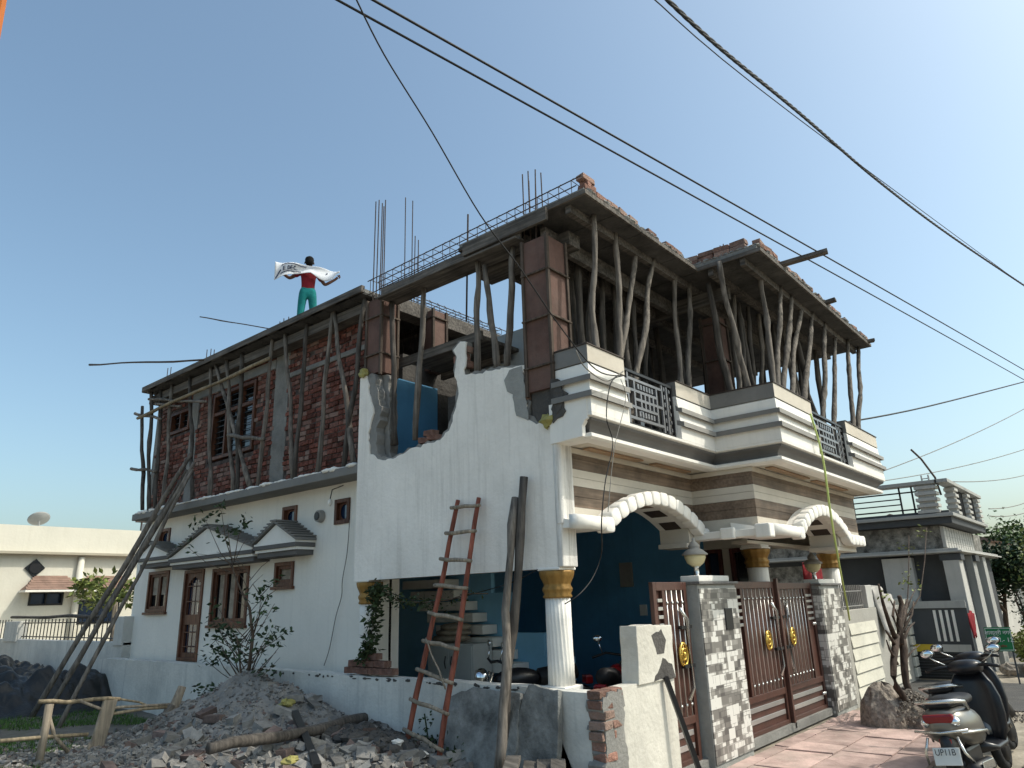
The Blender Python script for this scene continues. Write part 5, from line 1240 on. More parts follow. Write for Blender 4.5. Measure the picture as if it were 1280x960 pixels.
# ladder
t = thing('ladder', 'red painted wooden ladder with round rungs leaning on the white stair wall', 'ladder', loc=pZ(528,940,.3))
a0, a1 = pX(507,938,5.22), pX(571,625,5.70); b0_, b1_ = pX(547,962,5.22), pX(597,622,5.70)
a1.x = b1_.x = 5.72
for a, b_ in ((a0,a1),(b0_,b1_)): 
    q = MB(); q.tube(wob(a, b_, .012, 10), [.028,.027,.03,.028,.027,.026,.028,.026,.025,.026,.024], 8); solo(t, q, 'rail', ladder_m, 0, True)
for k in range(9):
    f_ = .07+.112*k; p, p2 = a0.lerp(a1,f_), b0_.lerp(b1_,f_+.006*(k%2)); d = (p2-p).normalized(); off = Vector((-.03,0,0))
    q = MB(); q.tube(wob(p-d*.06+off, p2+d*.06+off, .012, 4), [.020,.022,.022,.02,.018], 8); solo(t, q, 'rung', pole_l, 0, True)
pole('brace', b0_.lerp(b1_,.27)+Vector((-.06,0,0)), a0.lerp(a1,.42)+Vector((-.05,0,0)), .009, .008, .01, pole_l, 'thin stick tied across the lower rungs of the red ladder', 'stick')
# two tall poles
A = pZ(627,965,.3); pole('timber_pole', A, pX(655,596,5.69), .052,.042,.035, pole_d, 'taller grey pole of the two leaning on the stair wall beside the white column', 'pole')
A = pZ(636,975,.3)+Vector((.0,.07,0)); pole('timber_pole', A+Vector((-.03,.03,0)), pX(644,622,5.67), .048,.038,.03, pole_m, 'shorter of the two leaning on the stair wall, with a nail in its top', 'pole')
# bamboo poles leaning on the left corner of the eave slab
for (ub, vb, ut, vt, lab, rr) in ((36,902,240,566,'long bamboo pole leaning on the eave corner, leftmost at its foot',.04),(52,904,243,578,'long bamboo pole leaning on the eave corner, second from the left at its foot',.036),(70,916,241,586,'thin bamboo pole leaning on the eave corner, foot between the others and the barrier',.032),(58,890,234,588,'long bamboo pole leaning on the eave corner, topped below its neighbours',.036)):
    pole('bamboo_pole', pZ(ub,vb,.2), pX(ut,vt,5.62), rr*1.15, rr*.95, .025, pole_m, lab, 'bamboo pole', 'bamboo poles leaning on the eave corner')
# rough bamboo barrier in the foreground
t = thing('bamboo_barrier', 'rough barrier of split bamboo rails tied to wooden posts in front of the tarpaulin', 'barrier', loc=(3.9,9.2,0))
DY = 9.35; D = lambda u, v: pY(u, v, DY)
def brr(nm, p, rr, m, fl=1): 
    q = MB(); P_ = [D(*c) for c in p]; q.tube(P_ if len(P_) > 2 else wob(P_[0], P_[1], .03, 6), rr if isinstance(rr, list) else rr, 8); solo(t, q, nm, m, 0, True)
q = MB(); q.beam(D(139,872), D(106,980), .15, .05, (0,1,0)); solo(t, q, 'post', pole_l, .01)
brr('post', ((62,880),(56,915),(42,985)), [.045,.04,.045], pole_l); brr('post', ((228,858),(215,890),(208,935),(196,985)), [.05,.065,.05,.05], pole_l); brr('post', ((60,890),(68,920),(85,940)), [.02,.02,.02], pole_l)
q = MB(); q.obox(D(215,887),.16,.1,.12,(.2,.3,.1)); solo(t, q, 'lashing', pole_m, .02)
brr('rail', ((48,877),(150,874)), .022, bamboo_m); brr('rail', ((100,876),(128,887),(150,884),(222,880)), .016, pole_l); brr('rail', ((130,894),(180,886),(222,883)), .018, bamboo_m); brr('rail', ((-20,928),(60,921),(110,918)), .02, bamboo_m); brr('rail', ((118,922),(125,940),(165,934),(210,930)), .02, bamboo_m); brr('rail', ((150,874),(222,886)), .012, bamboo_m)
brr('stake', ((110,940),(118,918)), .02, pole_l); brr('rail', ((100,958),(118,937),(210,930)), .014, pole_l)
# tarpaulin heap
q = MB(); nx, ny = 110, 260; x0, x1, y0, y1 = 3.2, 5.9, 13.5, 22.6
for j in range(ny+1):
    for i in range(nx+1):
        x = x0+(x1-x0)*i/nx; y = y0+(y1-y0)*j/ny; u, v = i/nx, j/ny
        e = min(1, u*5)*min(1, (1-u)*9+.45)*min(1, v*9)*min(1,(1-v)*4)
        h = (.40+.18*math.sin(y*1.5+x)+.16*noise.noise(Vector((x*1.1,y*.9,7))))*e + e*(.26*abs(noise.noise(Vector((x*2.2,y*1.3,1))))+.16*abs(noise.noise(Vector((x*4+y,y*3.1-x,4))))+.05*abs(noise.noise(Vector((x*8,y*5,2)))))
        q.v.append(Vector((x+.05*noise.noise(Vector((x*3,y*3,9))), y, .16+max(h,0))))
q.f = [(j*(nx+1)+i, j*(nx+1)+i+1, (j+1)*(nx+1)+i+1, (j+1)*(nx+1)+i) for j in range(ny) for i in range(nx)]; q.m = [0]*len(q.f)
tag(q.build('tarpaulin', tarpm, None, True), 'crumpled black plastic tarpaulin covering a heap in front of the railing wall', 'tarpaulin')
for k, (u, v) in enumerate(((20,885),(100,905),(75,900))):
    p = pZ(u,v,.22); q = MB(); q.obox(p, .5,.18,.03,(0,.05,.3+k)); tag(q.build('board_scrap', plank_m), ['flat board scrap on the soil at the left edge in front of the tarpaulin','board scrap on the soil right of the leaning bamboo feet','board scrap on the soil between the leaning bamboo poles'][k], 'board')

# ================================================================== TIMBER PROPS
def prop_front(i, ut, vt, ub, vb, Y, zt=6.0, zb=3.56, rr=.045, m=pole_m, row=''):
    a = pY(ut, vt, Y); b_ = pY(ub, vb, Y); d = (a-b_); 
    if abs(d.z) < .1: return
    T = b_+d*((zt-b_.z)/d.z); Bo = b_+d*((zb-b_.z)/d.z)
    Bo.x = max(Bo.x, 6.0)
    pole('timber_prop', Bo, T, rr*1.08, rr*.84, .026, m, 'crooked grey prop under the front roof edge, %s from the left' % ORD[i], 'prop', 'timber props under the front upper roof', 20)
fp = [(743,250,733,428,3.90),(768,274,775,440,3.95),(797,290,781,415,4.0),(818,318,797,462,3.95),(842,337,850,480,3.98),(862,347,861,484,3.95),
      (901,338,932,482,3.35),(948,322,965,476,3.10),(976,335,972,478,3.05),(990,350,980,488,3.05),(1003,370,987,497,3.08),(1016,382,1004,508,3.05),(1031,394,1028,522,3.05),(1045,410,1041,528,3.08),(1060,424,1065,540,3.02),(1073,436,1074,548,3.0)]
for i, (a,b_,c,d,Y) in enumerate(fp): prop_front(i, a,b_,c,d, Y, rr=.038 if i < 6 else .041, m=pole_m)
r = random.Random(62)
for k in range(8):
    x = 6.25+k*.30+r.uniform(-.06,.06); y = 4.55+r.uniform(-.1,.12)
    pole('timber_prop', (x+r.uniform(-.22,.22), y+r.uniform(-.05,.2), 3.56), (x, y, 5.88), .042, .034, .03, pole_d, 'dark prop of the second row behind the left balcony, %s from the left' % ORD[k], 'prop', 'second row of props behind the left balcony', 9)
for k in range(13):
    x = 9.35+k*.31+r.uniform(-.07,.07); y = 3.62+r.uniform(-.08,.12)
    pole('timber_prop', (x+r.uniform(-.25,.25), y+r.uniform(-.05,.2), 3.56), (x, y, 5.9), .044, .034, .03, pole_d if k%3 else pole_m, 'dark prop of the second row behind the right balcony, %s from the left' % ORD[k], 'prop', 'second row of props behind the right balcony', 9)
r = random.Random(61); ip = []
for k in range(200):
    x, y = r.uniform(6.4,13.1), r.uniform(3.5,6.3)
    if (x < 8.6 and y < 4.3) or (6.8 < x < 7.4 and y > 4.8) or (x < 9.5 and y > 5.5): continue
    if all((x-a)**2+(y-b_)**2 > .42 for a, b_ in ip): ip.append((x,y))
ip = ip[:24]; ip.sort(key=lambda p: p[1]/p[0], reverse=True)
for k, (x, y) in enumerate(ip):
    pole('timber_prop', (x+r.uniform(-.25,.25), y+r.uniform(-.15,.15), 3.56), (x, y, 5.9), .055, .043, .04, pole_d, 'dark prop deep inside the upper storey, %s from the left' % ORD[k], 'prop', 'timber props deep inside the upper storey', 9)
sp = [(490,376,493,556,5.93,'leaning in the broken stair opening beside the left shuttering'),(530,348,519,550,5.93,'pale prop with blue paint in the middle of the broken stair opening'),(597,322,597,466,5.86,'straight prop on the white wall edge, left of the pair under the beam'),(606,336,622,463,5.87,'slanting prop of the pair on the white wall edge'),(641,302,634,462,5.86,'prop on the white wall edge just left of the tall rusty shuttering')]
for i, (a,b_,c,d,X,lab) in enumerate(sp):
    T = pX(a,b_,X); T.z = min(T.z+.05, 5.785); Bo = pX(c,d,X); 
    o = pole('timber_prop', Bo, T, .040,.035,.02, pole_m if i else pole_d, 'grey timber prop '+lab if not lab.startswith(('pale','straight','slanting','prop')) else lab, 'prop', 'timber props around the stair opening')
pole('timber_prop', (6.25,5.95,3.6), (6.3,6.05,4.97), .045,.04,.04, pole_d, 'dark prop under the stair landing behind the pale prop', 'prop', 'timber props around the stair opening')
q = MB(); q.bar(pX(585,268,6.0), pX(583,402,6.0), .012); tag(q.build('steel_rod', rebar_m), 'thin upright steel rod rising past the beam above the stair opening', 'rod')
sd = [(238,463,241,628),(264,454,262,622),(284,442,291,619),(303,435,296,619),(341,418,322,611),(357,409,367,600),(384,399,368,599),(415,409,397,592),(418,382,443,585),(456,371,430,585),(270,454,315,596),(216,471,208,600),(202,480,195,630)]
nm = ['seventh','sixth','fifth','fourth']
order = sorted(range(len(sd)), key=lambda i: sd[i][2])
for i, (a,b_,c,d) in enumerate(sd):
    X = 5.88; T = pX(a,b_,X); Bo = pX(c,d,X); T.z = 5.99; Bo.z = 3.57
    pole('timber_prop', Bo, T, .037,.031,.028, pole_m if i%3 else pole_d, 'grey timber prop in front of the brick wall, %s from the far left end' % ORD[order.index(i)], 'prop', 'timber props along the brick side wall', 9)
for i, (a,b_,c,d,lab) in enumerate(((189,487,186,641,'outer prop standing free at the far left end of the brick wall, taller of two'),(178,508,178,637,'outer prop standing free at the far left end of the brick wall, shorter of two'))):
    pole('timber_prop', pX(c,d,5.83), pX(a,b_,5.83), .04,.034,.03, pole_d, lab, 'prop', 'props at the far left end')
for (a,b_,c,d,X,lab,rr) in ((172,523,337,448,5.80,'long pale bamboo rail tied across the props in front of the brick wall',.035),(186,499,258,502,5.82,'short horizontal stick across the props near the far left, upper of three',.028),(195,505,226,508,5.84,'short horizontal stick under the long bamboo rail at the far left',.026),(169,517,202,524,5.83,'short horizontal stick at the far left end, middle height',.03),(164,586,195,589,5.83,'low horizontal stick at the far left end of the brick wall',.03),(285,544,330,549,5.80,'short horizontal board across the props below the big upper window',.035)):
    pole('tie_pole', pX(a,b_,X), pX(c,d,X), rr, rr*.85, .02, bamboo_m if rr == .035 and c > 330 and b_ > 510 else pole_m, lab, 'pole', 'horizontal sticks tied to the side props')
pole('steel_bars', pX(112,456,5.6), pX(255,451,5.7)+Vector((0,0,.02)), .020,.020,.02, rebar_m, 'bundle of long steel bars sticking out over the far left roof edge', 'steel bars')
pole('steel_bar', pX(250,396,5.9), pX(337,411,6.0), .010,.010,.005, rebar_m, 'single thin steel bar jutting out over the side roof edge', 'steel bar')

# ================================================================== PORCH CONTENTS
t = thing('cabinet', 'white two door cabinet under the stairs', 'cabinet', loc=(7.3,8.2,.1))
solo(t, B(7.4,7.78,7.0,7.88,.1,1.24), 'body', cabinet_m, .006)
for a, b_ in ((7.02,7.43),(7.45,7.86)): solo(t, B(7.38,7.399,a,b_,.15,1.21), 'door', cabinet_m, .004)
for a in (7.38,7.50): 
    q = MB(); q.tube([(7.37,a,.92),(7.35,a,1.0),(7.37,a,1.08)], .008, 6); solo(t, q, 'handle', blackm)
q = MB(); 
for k in range(3): q.ell((7.58,7.60-.05*k,1.30+.075*k), .2,.33-.04*k,.06, 14, 8, None, .06, rnd)
tag(q.build('sacks', sack_m, None, True), 'dusty folded sacks lying on the white cabinet', 'sack')
def motorcycle(loc, rz, label, red=False, scale=1):
    t = thing('motorcycle', label, 'motorcycle', loc=loc); t.rotation_euler = (0,0,rz); t.scale = (scale,)*3
    P = lambda mb, n, m, bv=0, sm=True, par=None: mb.build(n, m, par or t, sm, bv)
    for x in (-.62,.68):
        q = MB(); q.tube([(x+.28*math.cos(k*6.283/24),0,.30+.28*math.sin(k*6.283/24)) for k in range(25)], .05, 8, False); w = P(q, 'wheel', rubber)
        q = MB(); q.tube([(x+.22*math.cos(k*6.283/24),0,.30+.22*math.sin(k*6.283/24)) for k in range(25)], .014, 6, False)
        for k in range(8): q.bar((x,0,.3),(x+.22*math.cos(k*.785),0,.3+.22*math.sin(k*.785)),.006,5)
        q.bar((x,-.06,.3),(x,.06,.3),.03,10); P(q, 'rim', silver, par=w)
        q = MB(); q.tube([(x+.35*math.cos(a),0,.30+.35*math.sin(a)) for a in [R(d) for d in range(30,160,15)]], .055, 8); P(q, 'mudguard', blackplastic)
    q = MB(); q.ell((.12,0,.80),.30,.13,.13); P(q, 'tank', redp if red else blackplastic)
    q = MB(); q.tube([(-.15,0,.80),(-.4,0,.82),(-.62,0,.86)], [.11,.12,.09], 10); P(q, 'seat', seatm)
    q = MB(); q.ell((.02,0,.42),.17,.13,.17); q.bar((-.05,.15,.25),(-.75,.16,.30),.04,10); P(q, 'engine', silver)
    q = MB()
    for s_ in (-1,1): q.bar((.66,.07*s_,.3),(.44,.07*s_,.90),.02)
    P(q, 'fork', silver)
    q = MB(); q.ell((.56,0,.84),.09,.10,.11); hl = P(q, 'headlight', mirror_m)
    q = MB(); q.tube([(.34,-.36,.98),(.42,-.2,1.03),(.44,0,1.0),(.42,.2,1.03),(.34,.36,.98)], .015, 8); P(q, 'handlebar', blackm)
    for s_ in (-1,1):
        q = MB(); q.bar((.40,.24*s_,1.03),(.38,.28*s_,1.16),.007); q.ell((.38,.29*s_,1.2),.018,.06,.04); P(q, 'mirror', mirror_m)
    q = MB(); q.box(-.82,-.72,-.07,.07,.70,.80); P(q, 'tail_light', redp, .02, False)
    q = MB(); q.tube([(-.1,0,.7),(-.62,0,.72)], .035, 6); q.tube([(.3,0,.75),(.1,0,.35),(-.3,0,.32),(-.55,0,.35)], .025, 6); P(q, 'frame', blackm)
motorcycle((7.0,5.75,.1), R(148), 'black motorcycle parked in the shaded porch behind the two tall poles')
motorcycle((7.6,4.9,.1), R(20), 'motorcycle with red tail parked behind the ribbed white column', True)

# ================================================================== SCOOTERS
def scooter(loc, rz, leanx, label, body, plate=None):
    t = thing('scooter', label, 'scooter', 'scooters parked in the lane', loc=loc); t.rotation_euler = (leanx, 0, rz)
    P = lambda mb, n, m, bv=0, sm=True, par=None: mb.build(n, m, par or t, sm, bv)
    def wheel(x, rr):
        q = MB(); q.tube([(x+(rr-.045)*math.cos(k*6.283/28),0,rr+(rr-.045)*math.sin(k*6.283/28)) for k in range(29)], .048, 10, False); w = P(q, 'wheel', rubber)
        q = MB(); q.bar((x,-.05,rr),(x,.05,rr),rr*.62,20); P(q, 'rim', blackm, par=w)
    wheel(0,.225); wheel(1.24,.225)
    def hull(secs, n=18, pw=2.6):
        q = MB(); vs = []
        for (x, cz, hw, hh, cy) in secs:
            for j in range(n):
                a = 6.283*j/n; c, s_ = math.cos(a), math.sin(a)
                vs.append((x, cy+hw*math.copysign(abs(c)**(2/pw), c), cz+hh*math.copysign(abs(s_)**(2/pw), s_)))
        k = len(secs); q.add(vs, [(i*n+j, i*n+(j+1)%n, (i+1)*n+(j+1)%n, (i+1)*n+j) for i in range(k-1) for j in range(n)]+[tuple(range(n)), tuple((k-1)*n+j for j in range(n-1,-1,-1))]); return q
    P(hull([(-.33,.60,.05,.05,0),(-.30,.61,.13,.10,0),(-.20,.60,.19,.145,0),(0,.57,.215,.175,0),(.22,.54,.20,.17,0),(.40,.50,.155,.15,0),(.50,.46,.10,.12,0)]), 'body', body)
    for s_ in (-1,1):
        q = MB(); q.tube([(-.30,.15*s_,.545),(-.1,.215*s_,.53),(.2,.215*s_,.50),(.42,.16*s_,.44)], [.012,.014,.014,.01], 6); P(q, 'chrome_strip', silver)
        q = MB(); q.ell((-.285,.12*s_,.635),.05,.045,.045); P(q, 'indicator', mirror_m)
    P(hull([(-.24,.755,.10,.02,0),(-.18,.775,.13,.045,0),(.05,.775,.145,.055,0),(.20,.755,.14,.05,0),(.42,.76,.125,.05,0),(.50,.735,.09,.035,0)]), 'seat', seatm)
    q = MB(); q.tube([(.02,-.17,.70),(-.14,-.20,.78),(-.28,-.16,.80),(-.33,0,.80),(-.28,.16,.80),(-.14,.20,.78),(.02,.17,.70)], .018, 8); P(q, 'grab_rail', silver)
    q = MB(); q.box(-.335,-.29,-.13,.13,.625,.70); P(q, 'tail_light', redp, .018, False); q = MB(); q.box(-.315,-.27,-.05,.05,.46,.50); P(q, 'lower_reflector', redp, .006, False)
    P(hull([(-.34,.40,.04,.10,0),(-.28,.44,.06,.12,0),(-.12,.46,.10,.06,0)]), 'rear_mudguard', blackplastic)
    pl = MB(); pl.obox((-.375,0,.37),.008,.22,.14,(0,.25,0)); pl = P(pl, 'number_plate', signwhite, .004, False)
    if plate:
        for k, s_ in enumerate(plate): text('lettering', s_, .072, blackm, t, Vector((-.398+.02*k-.002, 0, .405-.065*k)), (R(90-14), 0, R(-90)), .001, 'CENTER', .85)
    q = MB(); q.tube([(-.36,-.12,.52),(-.40,-.16,.40),(-.30,-.19,.30)], .012, 6); q.tube([(-.36,.12,.52),(-.40,.16,.40),(-.30,.19,.30)], .012, 6); q.tube([(-.34,-.22,.57),(-.37,0,.555),(-.34,.22,.57)],.012,6); P(q, 'crash_guard', silver)
    # silencer on the right, with bright heat shield
    q = MB(); q.tube([(-.38,-.17,.26),(.12,-.17,.24),(.2,-.15,.26)], [.055,.06,.03], 12); P(q, 'silencer', blackm); q = MB(); q.obox((-.12,-.235,.27),.34,.01,.07,(0,.05,0)); P(q, 'heat_shield', silver, .01, False)
    q = MB(); q.box(-.12,.30,-.10,.13,.17,.40); P(q, 'engine', blackm, .03, False)
    # floorboard and leg shield
    P(hull([(.44,.33,.12,.06,0),(.6,.30,.18,.035,0),(.92,.30,.18,.035,0),(1.0,.34,.16,.06,0)]), 'floorboard', blackplastic)
    q = MB(); secs = [(.90,.30,.16),(.93,.42,.21),(.935,.55,.235),(.945,.70,.235),(.965,.83,.20),(.99,.93,.14)]; vs = []
    for x, z, w in secs:
        for a in (-1,-.6,0,.6,1): vs.append((x+.07*(1-a*a)+.0, w*a, z))
    q.add(vs, [(i*5+j,i*5+j+1,(i+1)*5+j+1,(i+1)*5+j) for i in range(5) for j in range(4)]); o = P(q, 'leg_shield', blackplastic); md = o.modifiers.new('s','SOLIDIFY'); md.thickness = .03
    q = MB(); secs = [(.98,.42,.14),(1.02,.55,.15),(1.03,.70,.15),(1.02,.84,.12)]; vs = []
    for x, z, w in secs:
        for a in (-1,-.5,0,.5,1): vs.append((x+.10*(1-a*a), w*a, z))
    q.add(vs, [(i*5+j,i*5+j+1,(i+1)*5+j+1,(i+1)*5+j) for i in range(3) for j in range(4)]); o = P(q, 'front_apron', body); md = o.modifiers.new('s','SOLIDIFY'); md.thickness = .03
    q = MB(); q.tube([(1.24+.30*math.cos(a),0,.225+.30*math.sin(a)) for a in [R(d) for d in range(20,165,15)]], .075, 8); P(q, 'front_mudguard', body)
    q = MB(); q.bar((1.23,-.07,.23),(1.06,-.06,.55),.02); q.bar((1.23,.07,.23),(1.06,.06,.55),.02); P(q, 'fork', silver)
    P(hull([(.84,.99,.05,.03,0),(.90,1.0,.15,.06,0),(1.0,.99,.16,.075,0),(1.07,.96,.09,.06,0)]), 'handlebar_cowl', blackplastic)
    q = MB(); q.tube([(.82,-.34,.99),(.90,-.2,1.01),(.94,0,1.0),(.90,.2,1.01),(.82,.34,.99)], .017, 8); P(q, 'handlebar', blackm)
    for s_ in (-1,1):
        q = MB(); q.tube([(.92,.17*s_,1.03),(.93,.26*s_,1.08),(.92,.30*s_,1.12)], .007, 6); mm = P(q, 'mirror_stalk', silver)
        q = MB(); q.ell((.93,.31*s_,1.15),.022,.075,.045,14,8); P(q, 'mirror', blackplastic)
        q = MB(); q.ell((.912,.31*s_,1.15),.014,.066,.038,14,8); P(q, 'mirror_glass', mirror_m)
    q = MB(); q.ell((1.06,0,.985),.03,.08,.05); P(q, 'headlight', mirror_m)
    q = MB(); q.bar((.35,.12,.22),(.33,.26,.02),.012); P(q, 'side_stand', blackm)
    return t
scooter((8.06,1.52,0.0), R(-5), R(-7), 'silver scooter nearest the camera with a white number plate, parked beside the pink paving', silverpaint, ('UP11B','N5334'))
scooter((9.2,1.68,0.0), R(-9), R(-9), 'darker scooter parked just beyond the silver one with its front wheel on the gravel', mat('dark_silver_paint', (.10,.10,.10), .3, .08, 3, 0, metal=.7, spec=.6))

# ================================================================== PERSON ON THE ROOF
def skin_obj(name, verts, edges, rad, m, parent=None, root=0, sub=2):
    me = bpy.data.meshes.new(name); me.from_pydata([Vector(v) for v in verts], edges, []); me.materials.append(m)
    o = bpy.data.objects.new(name, me); COL.objects.link(o); o.parent = parent
    md = o.modifiers.new('skin', 'SKIN'); md.use_smooth_shade = True; sk = me.skin_vertices[0].data if me.skin_vertices else None
    if not sk:
        bpy.context.view_layer.objects.active = o; bpy.ops.object.select_all(action='DESELECT'); o.select_set(True); bpy.ops.mesh.customdata_skin_add(); sk = me.skin_vertices[0].data
    for i, r_ in enumerate(rad): sk[i].radius = r_ if isinstance(r_, tuple) else (r_, r_)
    for v in sk: v.use_root = False
    sk[root].use_root = True
    s_ = o.modifiers.new('sub', 'SUBSURF'); s_.levels = sub; s_.render_levels = sub
    bpy.context.view_layer.update()
    dg = bpy.context.evaluated_depsgraph_get(); nm_ = bpy.data.meshes.new_from_object(o.evaluated_get(dg)); o.modifiers.clear(); o.data = nm_
    nm_.polygons.foreach_set('use_smooth', [True]*len(nm_.polygons))
    if not nm_.materials: nm_.materials.append(m)
    return o
# local frame: facing +y (away), x to his right hand as seen from behind; origin at the feet
V = [(0,0,.90),(0,0,1.05),(0,0,1.22),(0,0,1.36),(0,.01,1.44),(0,.01,1.50),(0,.02,1.58),(0,.02,1.66),   # 0-7 pelvis..head top
     (-.095,0,.86),(-.12,.02,.48),(-.135,-.01,.09),(-.14,.09,.03),          # 8-11 left leg
     (.095,0,.86),(.13,.03,.48),(.15,-.01,.09),(.16,.09,.03),             # 12-15 right leg
     (-.17,0,1.36),(-.38,.02,1.20),(-.56,.03,1.33),(-.60,.03,1.38),            # 16-19 left arm raised out
     (.17,0,1.36),(.34,-.02,1.10),(.55,-.03,1.25),(.60,-.03,1.31)]            # 20-23 right arm, elbow dropped
Eg = [(0,1),(1,2),(2,3),(3,4),(4,5),(5,6),(6,7),(0,8),(8,9),(9,10),(10,11),(0,12),(12,13),(13,14),(14,15),(3,16),(16,17),(17,18),(18,19),(3,20),(20,21),(21,22),(22,23)]
Rd = [(.14,.10),(.125,.09),(.145,.10),(.13,.085),(.06,.06),(.055,.055),(.085,.10),(.07,.085),.085,.055,.036,.03,.085,.055,.036,.03,.055,.040,.028,.030,.055,.040,.028,.030]
fx = pX(383,395,6.22); feet = Vector((6.22, fx.y, 6.09)); head_t = pX(385,322,6.22)
sc = (head_t.z-6.09)/1.74
pr = skin_obj('person', V, Eg, Rd, skin_m); fwd = math.atan2(feet.y, feet.x)-math.pi/2
pr.location = feet; pr.rotation_euler = (0,0,fwd); pr.scale = (sc,)*3
tag(pr, 'person in maroon t-shirt and teal trousers standing on the roof edge, arms spread', 'person')
# fingers
for s_, base in ((-1,(-.61,.03,1.40)),(1,(.60,-.03,1.33))):
    for k in range(4):
        q = MB(); o_ = Vector(base)+Vector((0,(k-1.5)*.018,0)); q.tube([o_, o_+Vector((.035*s_,0,.02)), o_+Vector((.045*s_,0,-.015)), o_+Vector((.02*s_,0,-.04))], [.010,.009,.009,.007], 6); q.build('finger', skin_m, pr, True)
    q = MB(); o_ = Vector(base)+Vector((-.01*s_,-.03,0)); q.tube([o_, o_+Vector((.02*s_,-.02,-.015)), o_+Vector((.04*s_,-.01,-.03))], [.011,.010,.008], 6); q.build('thumb', skin_m, pr, True)
Vt = [(0,0,.83),(0,0,1.00),(0,0,1.22),(0,0,1.36),(0,.01,1.42),(-.17,0,1.36),(-.30,.01,1.26),(.17,0,1.36),(.29,-.01,1.18)]
skin_obj('t_shirt', Vt, [(0,1),(1,2),(2,3),(3,4),(3,5),(5,6),(3,7),(7,8)], [(.155,.115),(.142,.105),(.158,.115),(.145,.10),(.085,.08),.07,.062,.07,.062], tee_cloth, pr)
Vp = [(0,0,1.05),(0,0,.92),(-.095,0,.84),(-.12,.02,.48),(-.135,-.01,.12),(.095,0,.84),(.13,.03,.48),(.15,-.01,.12)]
skin_obj('trousers', Vp, [(0,1),(1,2),(2,3),(3,4),(1,5),(5,6),(6,7)], [(.148,.11),(.155,.12),.103,.078,.062,.103,.078,.062], teal_cloth, pr, 1)
q = MB(); q.ell((0,.0,1.655),.095,.11,.085,14,8,None,.03,rnd); q.ell((0,-.035,1.60),.09,.08,.10,14,8); q.build('hair', hair_m, pr, True)
q = MB(); q.ell((0,.125,1.60),.014,.02,.022); q.build('nose', skin_m, pr, True)
for s_ in (-1,1):
    q = MB(); q.ell((.092*s_,.02,1.595),.012,.022,.032); q.build('ear', skin_m, pr, True)
    q = MB(); q.ell((.035*s_,.108,1.615),.013,.01,.009); q.build('eye', whiteclean, pr, True)
    q = MB(); q.ell((.14*s_+.005*s_,.06,.03),.05,.12,.035); q.build('shoe', blackplastic, pr, True)
q = MB(); q.ell((0,.108,1.555),.028,.008,.008); q.build('mouth', redp, pr, True)
# banner held behind the shoulders
q = MB(); nx, ny = 40, 14
def bn(u, v):
    x = -.68+1.30*u; top = 1.50-.09*u+.03*math.sin(math.pi*u); hgt = .15+.24*(1-u)**3+(.12*math.sin(math.pi*min(1,max(0,(u-.55)/.42))) if u > .55 else 0)
    if u > .9: hgt *= max(.25,(1-u)/.1*.8+.2)
    z = top-v*hgt; y = -.155+.05*math.sin(u*16+v*2)*(.4+.6*abs(u-.5)*2)
    return Vector((x,y-.02*math.sin(v*5+u*5),z))
for j in range(ny+1):
    for i in range(nx+1): q.v.append(bn(i/nx, j/ny))
q.f = [(j*(nx+1)+i, j*(nx+1)+i+1, (j+1)*(nx+1)+i+1, (j+1)*(nx+1)+i) for j in range(ny) for i in range(nx)]; q.m = [0]*len(q.f)
for p in q.v: p.z -= .03
bnr = q.build('banner', banner_m, None, True, 0, .006); bnr.location = feet; bnr.rotation_euler = (0,0,fwd); bnr.scale = (sc,)*3
tag(bnr, 'white cloth banner with dark blue lettering stretched behind the person on the roof', 'banner')
q = MB()
def stroke(pts, w=.008):
    P_ = [bn(u,v)+Vector((0,-.016,-.03)) for u, v in pts]; q.tube(P_, w, 5)
stroke([(.10,.25),(.12,.12),(.2,.08),(.3,.12),(.40,.22),(.48,.25)]); stroke([(.09,.8),(.12,.72),(.2,.68),(.3,.75),(.4,.85)]); stroke([(.02,.95),(.06,.7),(.09,.5)],.012)
for (u0, ch) in ((.13,'E'),(.17,'.'),(.20,'D'),(.245,'E'),(.29,'C'),(.335,'.')):
    w = .03; a, b_ = .30, .58
    if ch == 'E': 
        stroke([(u0,a),(u0,b_)]); [stroke([(u0,v),(u0+w,v)],.006) for v in (a,(a+b_)/2,b_)]
    elif ch == 'D': stroke([(u0,a),(u0,b_),(u0+w*.7,b_-.03),(u0+w,(a+b_)/2),(u0+w*.7,a+.03),(u0,a)])
    elif ch == 'C': stroke([(u0+w,a+.03),(u0+w*.4,a),(u0,(a+b_)/2),(u0+w*.4,b_),(u0+w,b_-.03)])
    else: stroke([(u0,b_),(u0+.004,b_)],.010)
stroke([(.80,.35),(.81,.40)],.016)
q.build('lettering', ink, bnr)

